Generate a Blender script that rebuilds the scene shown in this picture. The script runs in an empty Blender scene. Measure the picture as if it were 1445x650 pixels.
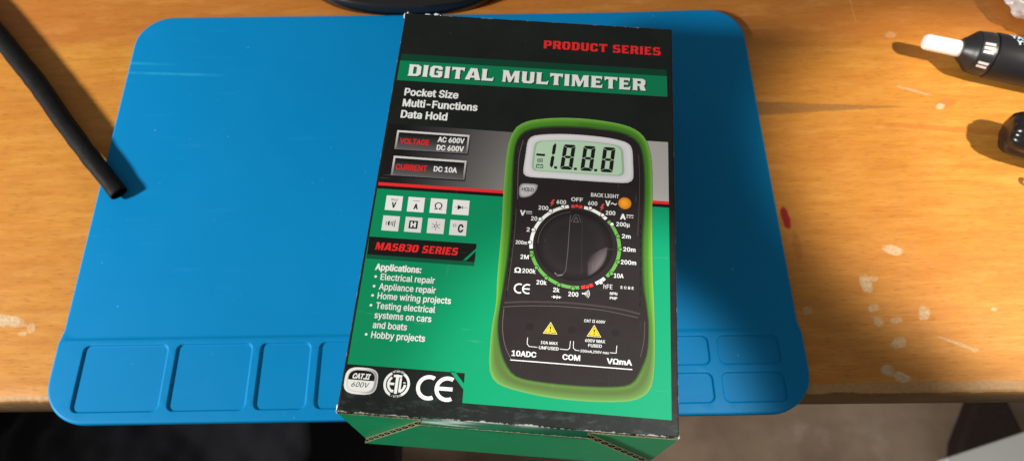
import bpy, bmesh, math, random
from math import sin, cos, pi, radians
from mathutils import Vector, Matrix, noise
from mathutils.geometry import delaunay_2d_cdt, tessellate_polygon

random.seed(7)
MM = 0.001
scene = bpy.context.scene
COL = scene.collection

# ------------------------------------------------------------------ helpers
def lin(c):
    c = c / 255.0
    return c / 12.92 if c <= 0.04045 else ((c + 0.055) / 1.055) ** 2.4
def rgb(r, g, b): return (lin(r), lin(g), lin(b))

def new_mat(name):
    m = bpy.data.materials.new(name); m.use_nodes = True
    nt = m.node_tree; nt.nodes.clear()
    out = nt.nodes.new('ShaderNodeOutputMaterial'); b = nt.nodes.new('ShaderNodeBsdfPrincipled')
    nt.links.new(b.outputs[0], out.inputs[0])
    return m, nt, b
def N(nt, t, **kw):
    n = nt.nodes.new(t)
    for k, v in kw.items():
        if k.startswith('i_'): n.inputs[k[2:].replace('_', ' ')].default_value = v
        else: setattr(n, k, v)
    return n
def sock(nt, node, key, v):
    if hasattr(v, 'is_linked') or hasattr(v, 'links'): nt.links.new(v, node.inputs[key])
    else: node.inputs[key].default_value = v
def math_(nt, op, a, b=0.0, c=None, clamp=False):
    n = nt.nodes.new('ShaderNodeMath'); n.operation = op; n.use_clamp = clamp
    sock(nt, n, 0, a); sock(nt, n, 1, b)
    if c is not None: sock(nt, n, 2, c)
    return n.outputs[0]
def mix(nt, f, a, b, mode='MIX'):
    n = nt.nodes.new('ShaderNodeMix'); n.data_type = 'RGBA'; n.blend_type = mode
    sock(nt, n, 0, f)
    for k, v in ((6, a), (7, b)):
        if isinstance(v, tuple): n.inputs[k].default_value = (*v[:3], 1)
        else: nt.links.new(v, n.inputs[k])
    return n.outputs[2]
def ramp(nt, fac, stops, interp='LINEAR'):
    n = nt.nodes.new('ShaderNodeValToRGB'); n.color_ramp.interpolation = interp
    e = n.color_ramp.elements
    while len(e) < len(stops): e.new(0.5)
    for el, (p, c) in zip(e, stops):
        el.position = p; el.color = (c, c, c, 1) if not isinstance(c, tuple) else (*c[:3], 1)
    nt.links.new(fac, n.inputs[0]); return n.outputs[0]
def coords(nt, scale=(1, 1, 1), loc=(0, 0, 0), rot=(0, 0, 0)):
    t = nt.nodes.new('ShaderNodeTexCoord'); m = nt.nodes.new('ShaderNodeMapping')
    m.inputs['Scale'].default_value = scale; m.inputs['Location'].default_value = loc; m.inputs['Rotation'].default_value = rot
    nt.links.new(t.outputs['Object'], m.inputs[0]); return m.outputs[0]
def noise_(nt, vec, scale, detail=4, rough=0.5, out='Fac', dist=0.0):
    n = nt.nodes.new('ShaderNodeTexNoise'); n.inputs['Scale'].default_value = scale
    n.inputs['Detail'].default_value = detail; n.inputs['Roughness'].default_value = rough
    n.inputs['Distortion'].default_value = dist
    nt.links.new(vec, n.inputs['Vector']); return n.outputs[out]
def bump(nt, h, b, strength, dist=0.0002):
    n = nt.nodes.new('ShaderNodeBump'); n.inputs['Strength'].default_value = strength
    n.inputs['Distance'].default_value = dist
    nt.links.new(h, n.inputs['Height']); nt.links.new(n.outputs[0], b.inputs['Normal'])

# ------------------------------------------------------------------ materials
def mat_simple(name, col, rough=0.5, spec=0.5, metal=0.0, nscale=400, bstr=0.15, var=0.12):
    m, nt, b = new_mat(name)
    v = coords(nt); n = noise_(nt, v, nscale, 5)
    c = mix(nt, n, tuple(x * (1 - var) for x in col), tuple(min(1, x * (1 + var)) for x in col))
    nt.links.new(c, b.inputs['Base Color'])
    b.inputs['Roughness'].default_value = rough; b.inputs['Metallic'].default_value = metal
    b.inputs['Specular IOR Level'].default_value = spec
    n2 = noise_(nt, v, nscale * 2.3, 3)
    if bstr: bump(nt, n2, b, bstr)
    return m

def mat_ink():
    # glossy print on coated board: colour comes from the print, roughness from handling wear
    m, nt, b = new_mat('printed_ink')
    a = N(nt, 'ShaderNodeAttribute', attribute_name='ink')
    v = coords(nt)
    specks = noise_(nt, v, 900, 2, 0.6)
    sp = ramp(nt, specks, [(0.0, 0.0), (0.775, 0.0), (0.81, 1.0), (1, 1.0)])
    mott = noise_(nt, v, 60, 5, 0.6)
    base = mix(nt, math_(nt, 'MULTIPLY', mott, 0.025), a.outputs['Color'], (0.14, 0.15, 0.145))
    base = mix(nt, math_(nt, 'MULTIPLY', sp, 0.35), base, (0.5, 0.5, 0.46))
    scr = ramp(nt, noise_(nt, coords(nt, (1, 14, 1), rot=(0, 0, .5)), 60, 3, 0.5), [(0.0, 0.0), (0.71, 0.0), (0.76, 1.0)])
    scr2 = ramp(nt, noise_(nt, coords(nt, (16, 1, 1), rot=(0, 0, .25)), 50, 3, 0.5), [(0.0, 0.0), (0.72, 0.0), (0.77, 1.0)])
    base = mix(nt, math_(nt, 'MULTIPLY', math_(nt, 'MAXIMUM', scr, scr2), 0.07), base, (0.6, 0.62, 0.6))
    nt.links.new(base, b.inputs['Base Color'])
    r = math_(nt, 'ADD', math_(nt, 'MULTIPLY', noise_(nt, v, 45, 6, 0.65), 0.35), 0.27)
    nt.links.new(r, b.inputs['Roughness']); b.inputs['Specular IOR Level'].default_value = 0.16
    bump(nt, noise_(nt, v, 130, 4), b, 0.10, 0.0004)
    return m

def mat_board(name, base_col, L, W, edge_w=0.0014, front=True):
    # coated black board with worn, whitened edges (object space, box centred on x and y)
    m, nt, b = new_mat(name)
    v = coords(nt)
    sep = N(nt, 'ShaderNodeSeparateXYZ'); t = nt.nodes.new('ShaderNodeTexCoord'); nt.links.new(t.outputs['Object'], sep.inputs[0])
    x, y = sep.outputs[0], sep.outputs[1]
    n1 = noise_(nt, v, 260, 5, 0.7); n2 = noise_(nt, v, 38, 3, 0.5)
    dx = math_(nt, 'SUBTRACT', W / 2 * MM, math_(nt, 'ABSOLUTE', x))
    dyb = math_(nt, 'SUBTRACT', L / 2 * MM, y)
    dyf = math_(nt, 'ADD', L / 2 * MM, y)
    dxx = math_(nt, 'MULTIPLY', dx, 3.5)
    de = math_(nt, 'MINIMUM', math_(nt, 'MINIMUM', dxx, dyb), dyf)
    thr = math_(nt, 'MULTIPLY', math_(nt, 'MULTIPLY', math_(nt, 'SUBTRACT', n1, .40), n2), 4.6 * edge_w)
    w = math_(nt, 'MULTIPLY', math_(nt, 'SUBTRACT', thr, de), 4200.0, clamp=True)
    w = math_(nt, 'MULTIPLY', w, 0.8)
    mott = noise_(nt, v, 55, 6, 0.65)
    c = mix(nt, math_(nt, 'MULTIPLY', mott, 0.09), base_col, (0.11, 0.13, 0.12))
    front_wear = math_(nt, 'MULTIPLY', math_(nt, 'SUBTRACT', 0.011, dyf), 110.0, clamp=True)
    scuff = ramp(nt, noise_(nt, coords(nt, (1, 2.5, 1)), 140, 6, 0.7), [(0.0, 0.0), (0.52, 0.0), (0.7, 1.0)])
    c = mix(nt, math_(nt, 'MULTIPLY', math_(nt, 'MULTIPLY', scuff, front_wear), 0.2), c, (0.16, 0.24, 0.22))
    specks = ramp(nt, noise_(nt, v, 700, 2, 0.6), [(0, 0.0), (0.76, 0.0), (0.8, 1.0)])
    c = mix(nt, math_(nt, 'MULTIPLY', specks, 0.4), c, (0.4, 0.42, 0.36))
    c = mix(nt, w, c, (0.42, 0.44, 0.4))
    nt.links.new(c, b.inputs['Base Color'])
    r = math_(nt, 'ADD', math_(nt, 'MULTIPLY', noise_(nt, v, 70, 6, 0.7), 0.4), 0.22)
    nt.links.new(r, b.inputs['Roughness']); b.inputs['Specular IOR Level'].default_value = 0.22
    bump(nt, noise_(nt, v, 95, 5, 0.6), b, 0.22, 0.0006)
    return m

def mat_wood(marks, dark_marks):
    m, nt, b = new_mat('varnished_wood')
    v = coords(nt)
    wav = noise_(nt, coords(nt, (3, 3, 3)), 3.0, 2, 0.5, 'Color')
    add = N(nt, 'ShaderNodeVectorMath', operation='MULTIPLY_ADD'); nt.links.new(wav, add.inputs[0])
    add.inputs[1].default_value = (0.006, 0.012, 0.0); nt.links.new(v, add.inputs[2])
    mp = N(nt, 'ShaderNodeMapping'); mp.inputs['Scale'].default_value = (6, 62, 6); nt.links.new(add.outputs[0], mp.inputs[0])
    g1 = noise_(nt, mp.outputs[0], 5.0, 9, 0.62)
    mp2 = N(nt, 'ShaderNodeMapping'); mp2.inputs['Scale'].default_value = (120, 1300, 10); nt.links.new(add.outputs[0], mp2.inputs[0])
    g2 = noise_(nt, mp2.outputs[0], 1.6, 5, 0.6)
    mp3 = N(nt, 'ShaderNodeMapping'); mp3.inputs['Scale'].default_value = (2.2, 9, 4); nt.links.new(v, mp3.inputs[0])
    g3 = noise_(nt, mp3.outputs[0], 2.3, 4, 0.5)
    c1 = ramp(nt, g1, [(0.25, rgb(182, 118, 38)), (0.45, rgb(192, 130, 48)), (0.62, rgb(200, 140, 58)), (0.8, rgb(188, 123, 44))])
    c1 = mix(nt, math_(nt, 'MULTIPLY', ramp(nt, g2, [(0.35, 0.0), (0.72, 1.0)]), 0.24), c1, rgb(162, 98, 32))
    c1 = mix(nt, math_(nt, 'MULTIPLY', ramp(nt, g3, [(0.4, 0.0), (0.75, 1.0)]), 0.45), c1, rgb(174, 102, 34))
    # fine short pores
    mp4 = N(nt, 'ShaderNodeMapping'); mp4.inputs['Scale'].default_value = (150, 1100, 10); nt.links.new(v, mp4.inputs[0])
    pores = ramp(nt, noise_(nt, mp4.outputs[0], 1.0, 3, 0.55), [(0.56, 0.0), (0.72, 1.0)])
    c1 = mix(nt, math_(nt, 'MULTIPLY', pores, 0.5), c1, rgb(120, 66, 24))
    sep = N(nt, 'ShaderNodeSeparateXYZ'); nt.links.new(v, sep.inputs[0]); X, Y, Z = sep.outputs
    nb = noise_(nt, v, 230, 4, 0.6); nb2 = noise_(nt, v, 620, 3, 0.6); nbig = noise_(nt, v, 90, 2, 0.5)
    # blends of the board into redder heartwood towards the back
    back = math_(nt, 'MULTIPLY', math_(nt, 'SUBTRACT', math_(nt, 'ADD', Y, math_(nt, 'MULTIPLY', g3, 0.03)), 0.222), 60.0, clamp=True)
    c1 = mix(nt, math_(nt, 'MULTIPLY', back, 0.4), c1, rgb(158, 80, 34))
    # fibre mottling of the veneer, short and soft
    fl_ = noise_(nt, coords(nt, (40, 170, 10)), 1.0, 6, 0.7)
    c1 = mix(nt, math_(nt, 'MULTIPLY', ramp(nt, fl_, [(0.42, 0.0), (0.66, 1.0)]), 0.35), c1, rgb(166, 100, 36))
    fl2 = noise_(nt, coords(nt, (26, 120, 10), loc=(3, 1, 0)), 1.0, 6, 0.7)
    c1 = mix(nt, math_(nt, 'MULTIPLY', ramp(nt, fl2, [(0.5, 0.0), (0.75, 1.0)]), 0.4), c1, rgb(216, 160, 82))
    # grey brown worn wedge running into the mat
    hw = math_(nt, 'MULTIPLY', math_(nt, 'SUBTRACT', 0.441, X), 0.055)
    dw = math_(nt, 'ABSOLUTE', math_(nt, 'SUBTRACT', math_(nt, 'ADD', Y, math_(nt, 'MULTIPLY', math_(nt, 'SUBTRACT', nb, .5), 0.0015)), 0.1665))
    wm = math_(nt, 'MULTIPLY', math_(nt, 'MULTIPLY', math_(nt, 'SUBTRACT', hw, dw), 1100.0, clamp=True), math_(nt, 'GREATER_THAN', X, 0.30))
    c1 = mix(nt, math_(nt, 'MULTIPLY', wm, math_(nt, 'ADD', .35, math_(nt, 'MULTIPLY', nb2, .45))), c1, rgb(116, 86, 50))
    # thin scratches
    for sr, sx_, sy_, lc in ((.6, 2, 60, 0), (-.35, 60, 2, 2)):
        sc = ramp(nt, noise_(nt, coords(nt, (sx_, sy_, 1), loc=(lc, lc, 0), rot=(0, 0, sr)), 9, 3, 0.5), [(0.0, 0.0), (0.735, 0.0), (0.76, 1.0)])
        c1 = mix(nt, math_(nt, 'MULTIPLY', sc, 0.22), c1, rgb(232, 190, 130))
    def ell(x, y, rx, ry, ang=0.0, amp=0.9):
        ca, sa = cos(ang), sin(ang)
        dx = math_(nt, 'SUBTRACT', X, x * MM); dy = math_(nt, 'SUBTRACT', Y, y * MM)
        u = math_(nt, 'ADD', math_(nt, 'MULTIPLY', dx, ca / (rx * MM)), math_(nt, 'MULTIPLY', dy, sa / (rx * MM)))
        w = math_(nt, 'ADD', math_(nt, 'MULTIPLY', dx, -sa / (ry * MM)), math_(nt, 'MULTIPLY', dy, ca / (ry * MM)))
        r2 = math_(nt, 'ADD', math_(nt, 'MULTIPLY', u, u), math_(nt, 'MULTIPLY', w, w))
        r2 = math_(nt, 'ADD', r2, math_(nt, 'MULTIPLY', math_(nt, 'SUBTRACT', nb, 0.5), 3.2 * amp))
        return math_(nt, 'MULTIPLY', math_(nt, 'SUBTRACT', 1.2, r2), 1.5, clamp=True)
    for (x, y, rx, ry, an, col, st) in dark_marks:
        c1 = mix(nt, math_(nt, 'MULTIPLY', ell(x, y, rx, ry, an, 0.5), st), c1, col)
    tot = None
    for (x, y, rx, ry, an, st) in marks:
        rx *= 1.18; ry *= 1.18
        e = math_(nt, 'MULTIPLY', ell(x, y, rx, ry, an, 0.8), st)
        tot = e if tot is None else math_(nt, 'MAXIMUM', tot, e)
    # tiny random paint specks
    spk = ramp(nt, noise_(nt, v, 170, 2, 0.4), [(0.80, 0.0), (0.83, 0.75)])
    tot = math_(nt, 'MAXIMUM', tot, math_(nt, 'MULTIPLY', spk, math_(nt, 'GREATER_THAN', nbig, 0.52)))
    glue = mix(nt, nb2, rgb(150, 122, 84), rgb(232, 214, 182))
    c1 = mix(nt, math_(nt, 'MULTIPLY', tot, math_(nt, 'ADD', 0.5, math_(nt, 'MULTIPLY', nb2, 0.55))), c1, glue)
    # varnish worn off along the front edge
    ew = math_(nt, 'SUBTRACT', math_(nt, 'ADD', 0.0122, math_(nt, 'MULTIPLY', noise_(nt, coords(nt, (0.5, 1, 1)), 150, 5, 0.7), 0.0042)), Y)
    ew = math_(nt, 'MULTIPLY', ew, 1400.0, clamp=True)
    c1 = mix(nt, math_(nt, 'MULTIPLY', ew, 0.8), c1, mix(nt, nb2, rgb(132, 98, 58), rgb(196, 160, 112)))
    # raw core on the front side below the top
    side = math_(nt, 'MULTIPLY', math_(nt, 'SUBTRACT', -0.0006, Z), 2500.0, clamp=True)
    core = mix(nt, noise_(nt, coords(nt, (1, 1, 5)), 60, 6, 0.7), rgb(92, 66, 36), rgb(150, 112, 66))
    c1 = mix(nt, side, c1, core)
    nt.links.new(c1, b.inputs['Base Color'])
    r = math_(nt, 'ADD', math_(nt, 'MULTIPLY', noise_(nt, v, 50, 5), 0.3), 0.33)
    r = math_(nt, 'ADD', r, math_(nt, 'MULTIPLY', math_(nt, 'MAXIMUM', tot, side), 0.3))
    nt.links.new(r, b.inputs['Roughness']); b.inputs['Specular IOR Level'].default_value = 0.35
    h = math_(nt, 'ADD', math_(nt, 'MULTIPLY', g2, 0.5), math_(nt, 'MULTIPLY', tot, 1.3))
    bump(nt, h, b, 0.25, 0.0002)
    return m

def mat_silicone():
    m, nt, b = new_mat('blue_silicone')
    v = coords(nt)
    n = noise_(nt, v, 9, 4, 0.5)
    c = mix(nt, n, (0.0, 0.175, 0.42), (0.0, 0.215, 0.50))
    # faint rubbed streaks
    mp = coords(nt, (1, 7, 1), rot=(0, 0, 0.12))
    st = ramp(nt, noise_(nt, mp, 30, 6, 0.6), [(0.60, 0.0), (0.8, 1.0)])
    c = mix(nt, math_(nt, 'MULTIPLY', st, 0.08), c, (0.05, 0.42, 0.72))
    dust = ramp(nt, noise_(nt, v, 420, 2, 0.5), [(0.76, 0.0), (0.80, 1.0)])
    c = mix(nt, math_(nt, 'MULTIPLY', dust, 0.45), c, (0.25, 0.55, 0.75))
    sep = N(nt, 'ShaderNodeSeparateXYZ'); nt.links.new(v, sep.inputs[0]); X, Y, Z = sep.outputs
    # two rubbed scratches near the back left corner, across the sheet
    for (yy, x0, x1, sl) in ((193.5, 1, 58, -0.05), (200.0, 2, 30, -0.05)):
        d = math_(nt, 'ABSOLUTE', math_(nt, 'SUBTRACT', Y, math_(nt, 'ADD', yy * MM, math_(nt, 'MULTIPLY', X, sl))))
        k = math_(nt, 'MULTIPLY', math_(nt, 'SUBTRACT', 0.0011, d), 1500.0, clamp=True)
        k = math_(nt, 'MULTIPLY', k, math_(nt, 'MULTIPLY', math_(nt, 'SUBTRACT', x1 * MM, X), 60.0, clamp=True))
        k = math_(nt, 'MULTIPLY', k, ramp(nt, noise_(nt, v, 60, 3), [(0.3, 0.0), (0.6, 1.0)]))
        c = mix(nt, math_(nt, 'MULTIPLY', k, 0.5), c, (0.03, 0.36, 0.6))
    nt.links.new(c, b.inputs['Base Color'])
    r = math_(nt, 'ADD', math_(nt, 'MULTIPLY', noise_(nt, v, 22, 5), 0.25), 0.36)
    nt.links.new(r, b.inputs['Roughness']); b.inputs['Specular IOR Level'].default_value = 0.12
    h = math_(nt, 'ADD', noise_(nt, v, 14, 2), math_(nt, 'MULTIPLY', noise_(nt, v, 900, 2), 0.02))
    bump(nt, h, b, 0.35, 0.0015)
    return m

def mat_floor():
    m, nt, b = new_mat('worn_floor')
    v = coords(nt)
    a = noise_(nt, v, 4.5, 5, 0.6); a2 = noise_(nt, v, 14, 4, 0.6)
    c = ramp(nt, a, [(0.3, (0.15, 0.10, 0.066)), (0.5, (0.29, 0.205, 0.14)), (0.68, (0.42, 0.32, 0.23))])
    c = mix(nt, math_(nt, 'MULTIPLY', ramp(nt, a2, [(0.6, 0.0), (0.75, 1.0)]), 0.5), c, (0.5, 0.43, 0.36))
    nt.links.new(c, b.inputs['Base Color']); b.inputs['Roughness'].default_value = 0.7
    return m

def mat_cloth():
    m, nt, b = new_mat('black_cloth')
    v = coords(nt)
    n = noise_(nt, v, 500, 3, 0.6)
    c = mix(nt, n, (0.004, 0.004, 0.006), (0.009, 0.009, 0.012))
    nt.links.new(c, b.inputs['Base Color']); b.inputs['Roughness'].default_value = 0.85; b.inputs['Specular IOR Level'].default_value = 0.12
    b.inputs['Sheen Weight'].default_value = 0.06
    bump(nt, n, b, 0.4, 0.0006)
    return m

def mat_plastic_bag():
    m, nt, b = new_mat('clear_plastic_film')
    b.inputs['Base Color'].default_value = (0.9, 0.9, 0.93, 1)
    b.inputs['Roughness'].default_value = 0.18; b.inputs['Alpha'].default_value = 0.48
    b.inputs['Specular IOR Level'].default_value = 0.8
    v = coords(nt)
    bump(nt, noise_(nt, v, 120, 4), b, 0.6, 0.002)
    return m

# ------------------------------------------------------------------ object helpers
def link(name, me, parent=None, loc=None):
    o = bpy.data.objects.new(name, me); COL.objects.link(o)
    if parent is not None: o.parent = parent
    if loc is not None: o.location = loc
    return o
def thing(name, label, cat, loc=(0, 0, 0), rotz=0, group=None):
    o = bpy.data.objects.new(name, None); COL.objects.link(o); o.empty_display_size = 0.01
    o.location = [c * MM for c in loc]; o.rotation_euler = (0, 0, rotz)
    o['label'] = label; o['category'] = cat
    if group: o['group'] = group
    return o
def tag(o, label, cat):
    o['label'] = label; o['category'] = cat; return o
def from_bm(name, bm, mats, parent=None, smooth=False, loc=None):
    me = bpy.data.meshes.new(name)
    for v in bm.verts: v.co *= MM
    bm.normal_update(); bm.to_mesh(me); bm.free()
    for m in (mats if isinstance(mats, (list, tuple)) else [mats]): me.materials.append(m)
    if smooth:
        for p in me.polygons: p.use_smooth = True
    return link(name, me, parent, loc)
def bevel(o, w, seg=2, ang=40):
    md = o.modifiers.new('bevel', 'BEVEL'); md.width = w * MM; md.segments = seg
    md.limit_method = 'ANGLE'; md.angle_limit = radians(ang)
def smooth_by_angle(o, ang=40):
    me = o.data
    bm = bmesh.new(); bm.from_mesh(me)
    for f in bm.faces: f.smooth = True
    for e in bm.edges:
        if len(e.link_faces) != 2 or e.calc_face_angle(0) > radians(ang): e.smooth = False
    bm.to_mesh(me); bm.free()
def add_box(bm, x0, x1, y0, y1, z0, z1, mi=0):
    vs = [bm.verts.new((x, y, z)) for z in (z0, z1) for y in (y0, y1) for x in (x0, x1)]
    for f in ((0, 2, 3, 1), (4, 5, 7, 6), (0, 1, 5, 4), (2, 6, 7, 3), (0, 4, 6, 2), (1, 3, 7, 5)):
        bm.faces.new([vs[i] for i in f]).material_index = mi
def lathe(bm, prof, axis_mat, seg=48, mi=0, cap=True):
    rings = []
    for (t, r) in prof:
        rings.append([bm.verts.new(axis_mat @ Vector((t, r * cos(a), r * sin(a)))) for a in [2 * pi * k / seg for k in range(seg)]])
    for a, b in zip(rings, rings[1:]):
        for k in range(seg):
            bm.faces.new([a[k], a[(k + 1) % seg], b[(k + 1) % seg], b[k]]).material_index = mi
    if cap:
        bm.faces.new(list(reversed(rings[0]))).material_index = mi; bm.faces.new(rings[-1]).material_index = mi

# ------------------------------------------------------------------ flat print artwork
W, L, H = 127.0, 188.5, 61.5          # the box, mm
BOX_YAW = -0.09217
def tri_union(adds, subs=()):
    """CDT of overlapping polygons -> (verts, tris) of union(adds) minus union(subs)"""
    pts, faces = [], []
    for pl in list(adds) + list(subs):
        i = len(pts); pl = list(pl)
        area = sum(pl[k][0] * pl[(k + 1) % len(pl)][1] - pl[(k + 1) % len(pl)][0] * pl[k][1] for k in range(len(pl)))
        if area < 0: pl = pl[::-1]
        pts += [Vector(p) for p in pl]; faces.append(list(range(i, len(pts))))
    v, e, f, ov, oe, of = delaunay_2d_cdt(pts, [], faces, 0, 1e-5)
    na = len(adds); out = []
    for tri, src in zip(f, of):
        if src and not any(s >= na for s in src): out.append(tri)
    return v, out

class Print:
    """collects flat coloured shapes in box-lid coordinates (u right, v down, mm) for ONE mesh"""
    def __init__(self): self.V = []; self.F = []; self.C = []
    def raw(self, pts, tris, col, layer):
        o = len(self.V); z = H + 0.03 + 0.035 * layer
        for p in pts:
            self.V.append((p[0] - W / 2, L / 2 - p[1], z))
            self.C.append(col(p[0], p[1]) if callable(col) else col)
        self.F += [[o + i for i in t] for t in tris]
    def poly(self, adds, col, layer=0, subs=()):
        if adds and not hasattr(adds[0][0], '__len__'): adds = [adds]
        v, t = tri_union(adds, subs); self.raw(v, t, col, layer)
    def grid(self, quad, col, layer=0, nu=12, nv=8):
        a, b, c, d = [Vector(q) for q in quad]; pts = []
        for j in range(nv + 1):
            for i in range(nu + 1):
                s, t = i / nu, j / nv
                pts.append((a.lerp(b, s)).lerp(d.lerp(c, s), t))
        self.raw(pts, [[j * (nu + 1) + i, j * (nu + 1) + i + 1, (j + 1) * (nu + 1) + i + 1, (j + 1) * (nu + 1) + i] for j in range(nv) for i in range(nu)], col, layer)
    def strip(self, A, B, cols, layer=0):
        """closed band between loops A (outer) and B (inner), cols sampled from outer to inner"""
        n = len(A); k = len(cols); o = len(self.V); z = H + 0.03 + 0.035 * layer
        for j in range(k):
            t = j / (k - 1)
            for a, b in zip(A, B):
                p = Vector(a).lerp(Vector(b), t)
                self.V.append((p[0] - W / 2, L / 2 - p[1], z)); c = cols[j]
                self.C.append(c(p[0], p[1]) if callable(c) else c)
        for j in range(k - 1):
            for i in range(n):
                self.F.append([o + j * n + i, o + j * n + (i + 1) % n, o + (j + 1) * n + (i + 1) % n, o + (j + 1) * n + i])
    def text(self, s, u, v, cap, width, col, layer=2, bold=0.0, shear=0.0, align='L', rot=0.0):
        V2, F2 = text_mesh(s, bold)
        xs = [p[0] for p in V2]; x0, x1 = min(xs), max(xs)
        sx = width / (x1 - x0); sy = cap / CAPH(bold)
        if align == 'C': u = u - width / 2
        pts = []
        for p in V2:
            X = (p[0] - x0) * sx; Y = p[1] * sy
            X += Y * shear
            pts.append((u + X * cos(rot) + Y * sin(rot), v - Y * cos(rot) + X * sin(rot)))
        self.raw(pts, F2, col, layer)
    def build(self, name, parent, label=None):
        me = bpy.data.meshes.new(name)
        me.from_pydata([(x * MM, y * MM, z * MM) for x, y, z in self.V], [], self.F)
        a = me.color_attributes.new('ink', 'FLOAT_COLOR', 'POINT')
        for i, c in enumerate(self.C): a.data[i].color = (*c, 1)
        # face up
        bm = bmesh.new(); bm.from_mesh(me)
        bmesh.ops.recalc_face_normals(bm, faces=bm.faces)
        for f in bm.faces:
            if f.normal.z < 0: f.normal_flip()
        bm.to_mesh(me); bm.free()
        me.materials.append(INK)
        o = link(name, me, parent)
        if label: o['label'] = label
        return o

_tc = {}
import os
SANS = None
try:   # the sans face that ships inside Blender itself; the built-in face is used if it is missing
    SANS = bpy.data.fonts.load(os.path.join(bpy.utils.system_resource('DATAFILES'), 'fonts', 'Inter.woff2'))
except Exception:
    SANS = None
def text_mesh(s, bold):
    key = (s, round(bold, 4))
    if key in _tc: return _tc[key]
    cu = bpy.data.curves.new('lettering', 'FONT'); cu.body = s; cu.size = 1.0; cu.font = SANS if SANS else cu.font; cu.resolution_u = 3
    cu.space_character = 1.0 + bold * 1.2
    cu.fill_mode = 'NONE'
    o = bpy.data.objects.new('lettering', cu); COL.objects.link(o)
    dg = bpy.context.evaluated_depsgraph_get(); dg.update()
    me = bpy.data.meshes.new_from_object(o.evaluated_get(dg))
    vs = [(v.co.x, v.co.y) for v in me.vertices]; es = [tuple(e.vertices) for e in me.edges]
    bpy.data.objects.remove(o); bpy.data.curves.remove(cu); bpy.data.meshes.remove(me)
    # directed contours (vertex order within a contour is its drawing direction), then a non-zero winding fill
    des = []
    for a, b_ in es:
        lo, hi = min(a, b_), max(a, b_)
        des.append((lo, hi) if hi - lo == 1 else (hi, lo))
    if bold:
        nx = {a: b_ for a, b_ in des}; pv = {b_: a for a, b_ in des}; seen = set(); best = (0, 1)
        for st in list(nx):
            if st in seen: continue
            ar = 0; c_ = st
            while c_ not in seen:
                seen.add(c_); d_ = nx[c_]; ar += vs[c_][0] * vs[d_][1] - vs[d_][0] * vs[c_][1]; c_ = d_
            if abs(ar) > abs(best[0]): best = (ar, 1 if ar > 0 else -1)
        sg = best[1]; nv = []
        for k, (x, y) in enumerate(vs):
            p0, p1 = vs[pv[k]], vs[nx[k]]
            e0 = Vector((x - p0[0], y - p0[1])); e1 = Vector((p1[0] - x, p1[1] - y))
            if e0.length < 1e-9 or e1.length < 1e-9: nv.append((x, y)); continue
            e0.normalize(); e1.normalize(); n0 = Vector((e0.y, -e0.x)); n1 = Vector((e1.y, -e1.x)); m_ = n0 + n1
            m_ = m_ / max(.5, m_.length_squared / 2) if m_.length > 1e-6 else n0
            nv.append((x + sg * m_.x * bold * 1.5, y + sg * m_.y * bold * .85))
        vs = nv
    V_, E_, F_, _a, _b, _c = delaunay_2d_cdt([Vector(p) for p in vs], es, [], 0, 1e-7)
    V2 = [(p.x, p.y) for p in V_]; F2 = []
    for tri in F_:
        cx = sum(V2[i][0] for i in tri) / 3; cy = sum(V2[i][1] for i in tri) / 3; wn_ = 0
        for a, b_ in des:
            (x0, y0), (x1, y1) = vs[a], vs[b_]
            if (y0 <= cy) != (y1 <= cy):
                if x0 + (cy - y0) * (x1 - x0) / (y1 - y0) > cx: wn_ += 1 if y1 > y0 else -1
        if wn_: F2.append(list(tri))
    _tc[key] = (V2, F2); return _tc[key]
def CAPH(bold):   # height of a capital
    V2, _ = text_mesh('H', bold); return max(p[1] for p in V2)

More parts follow.
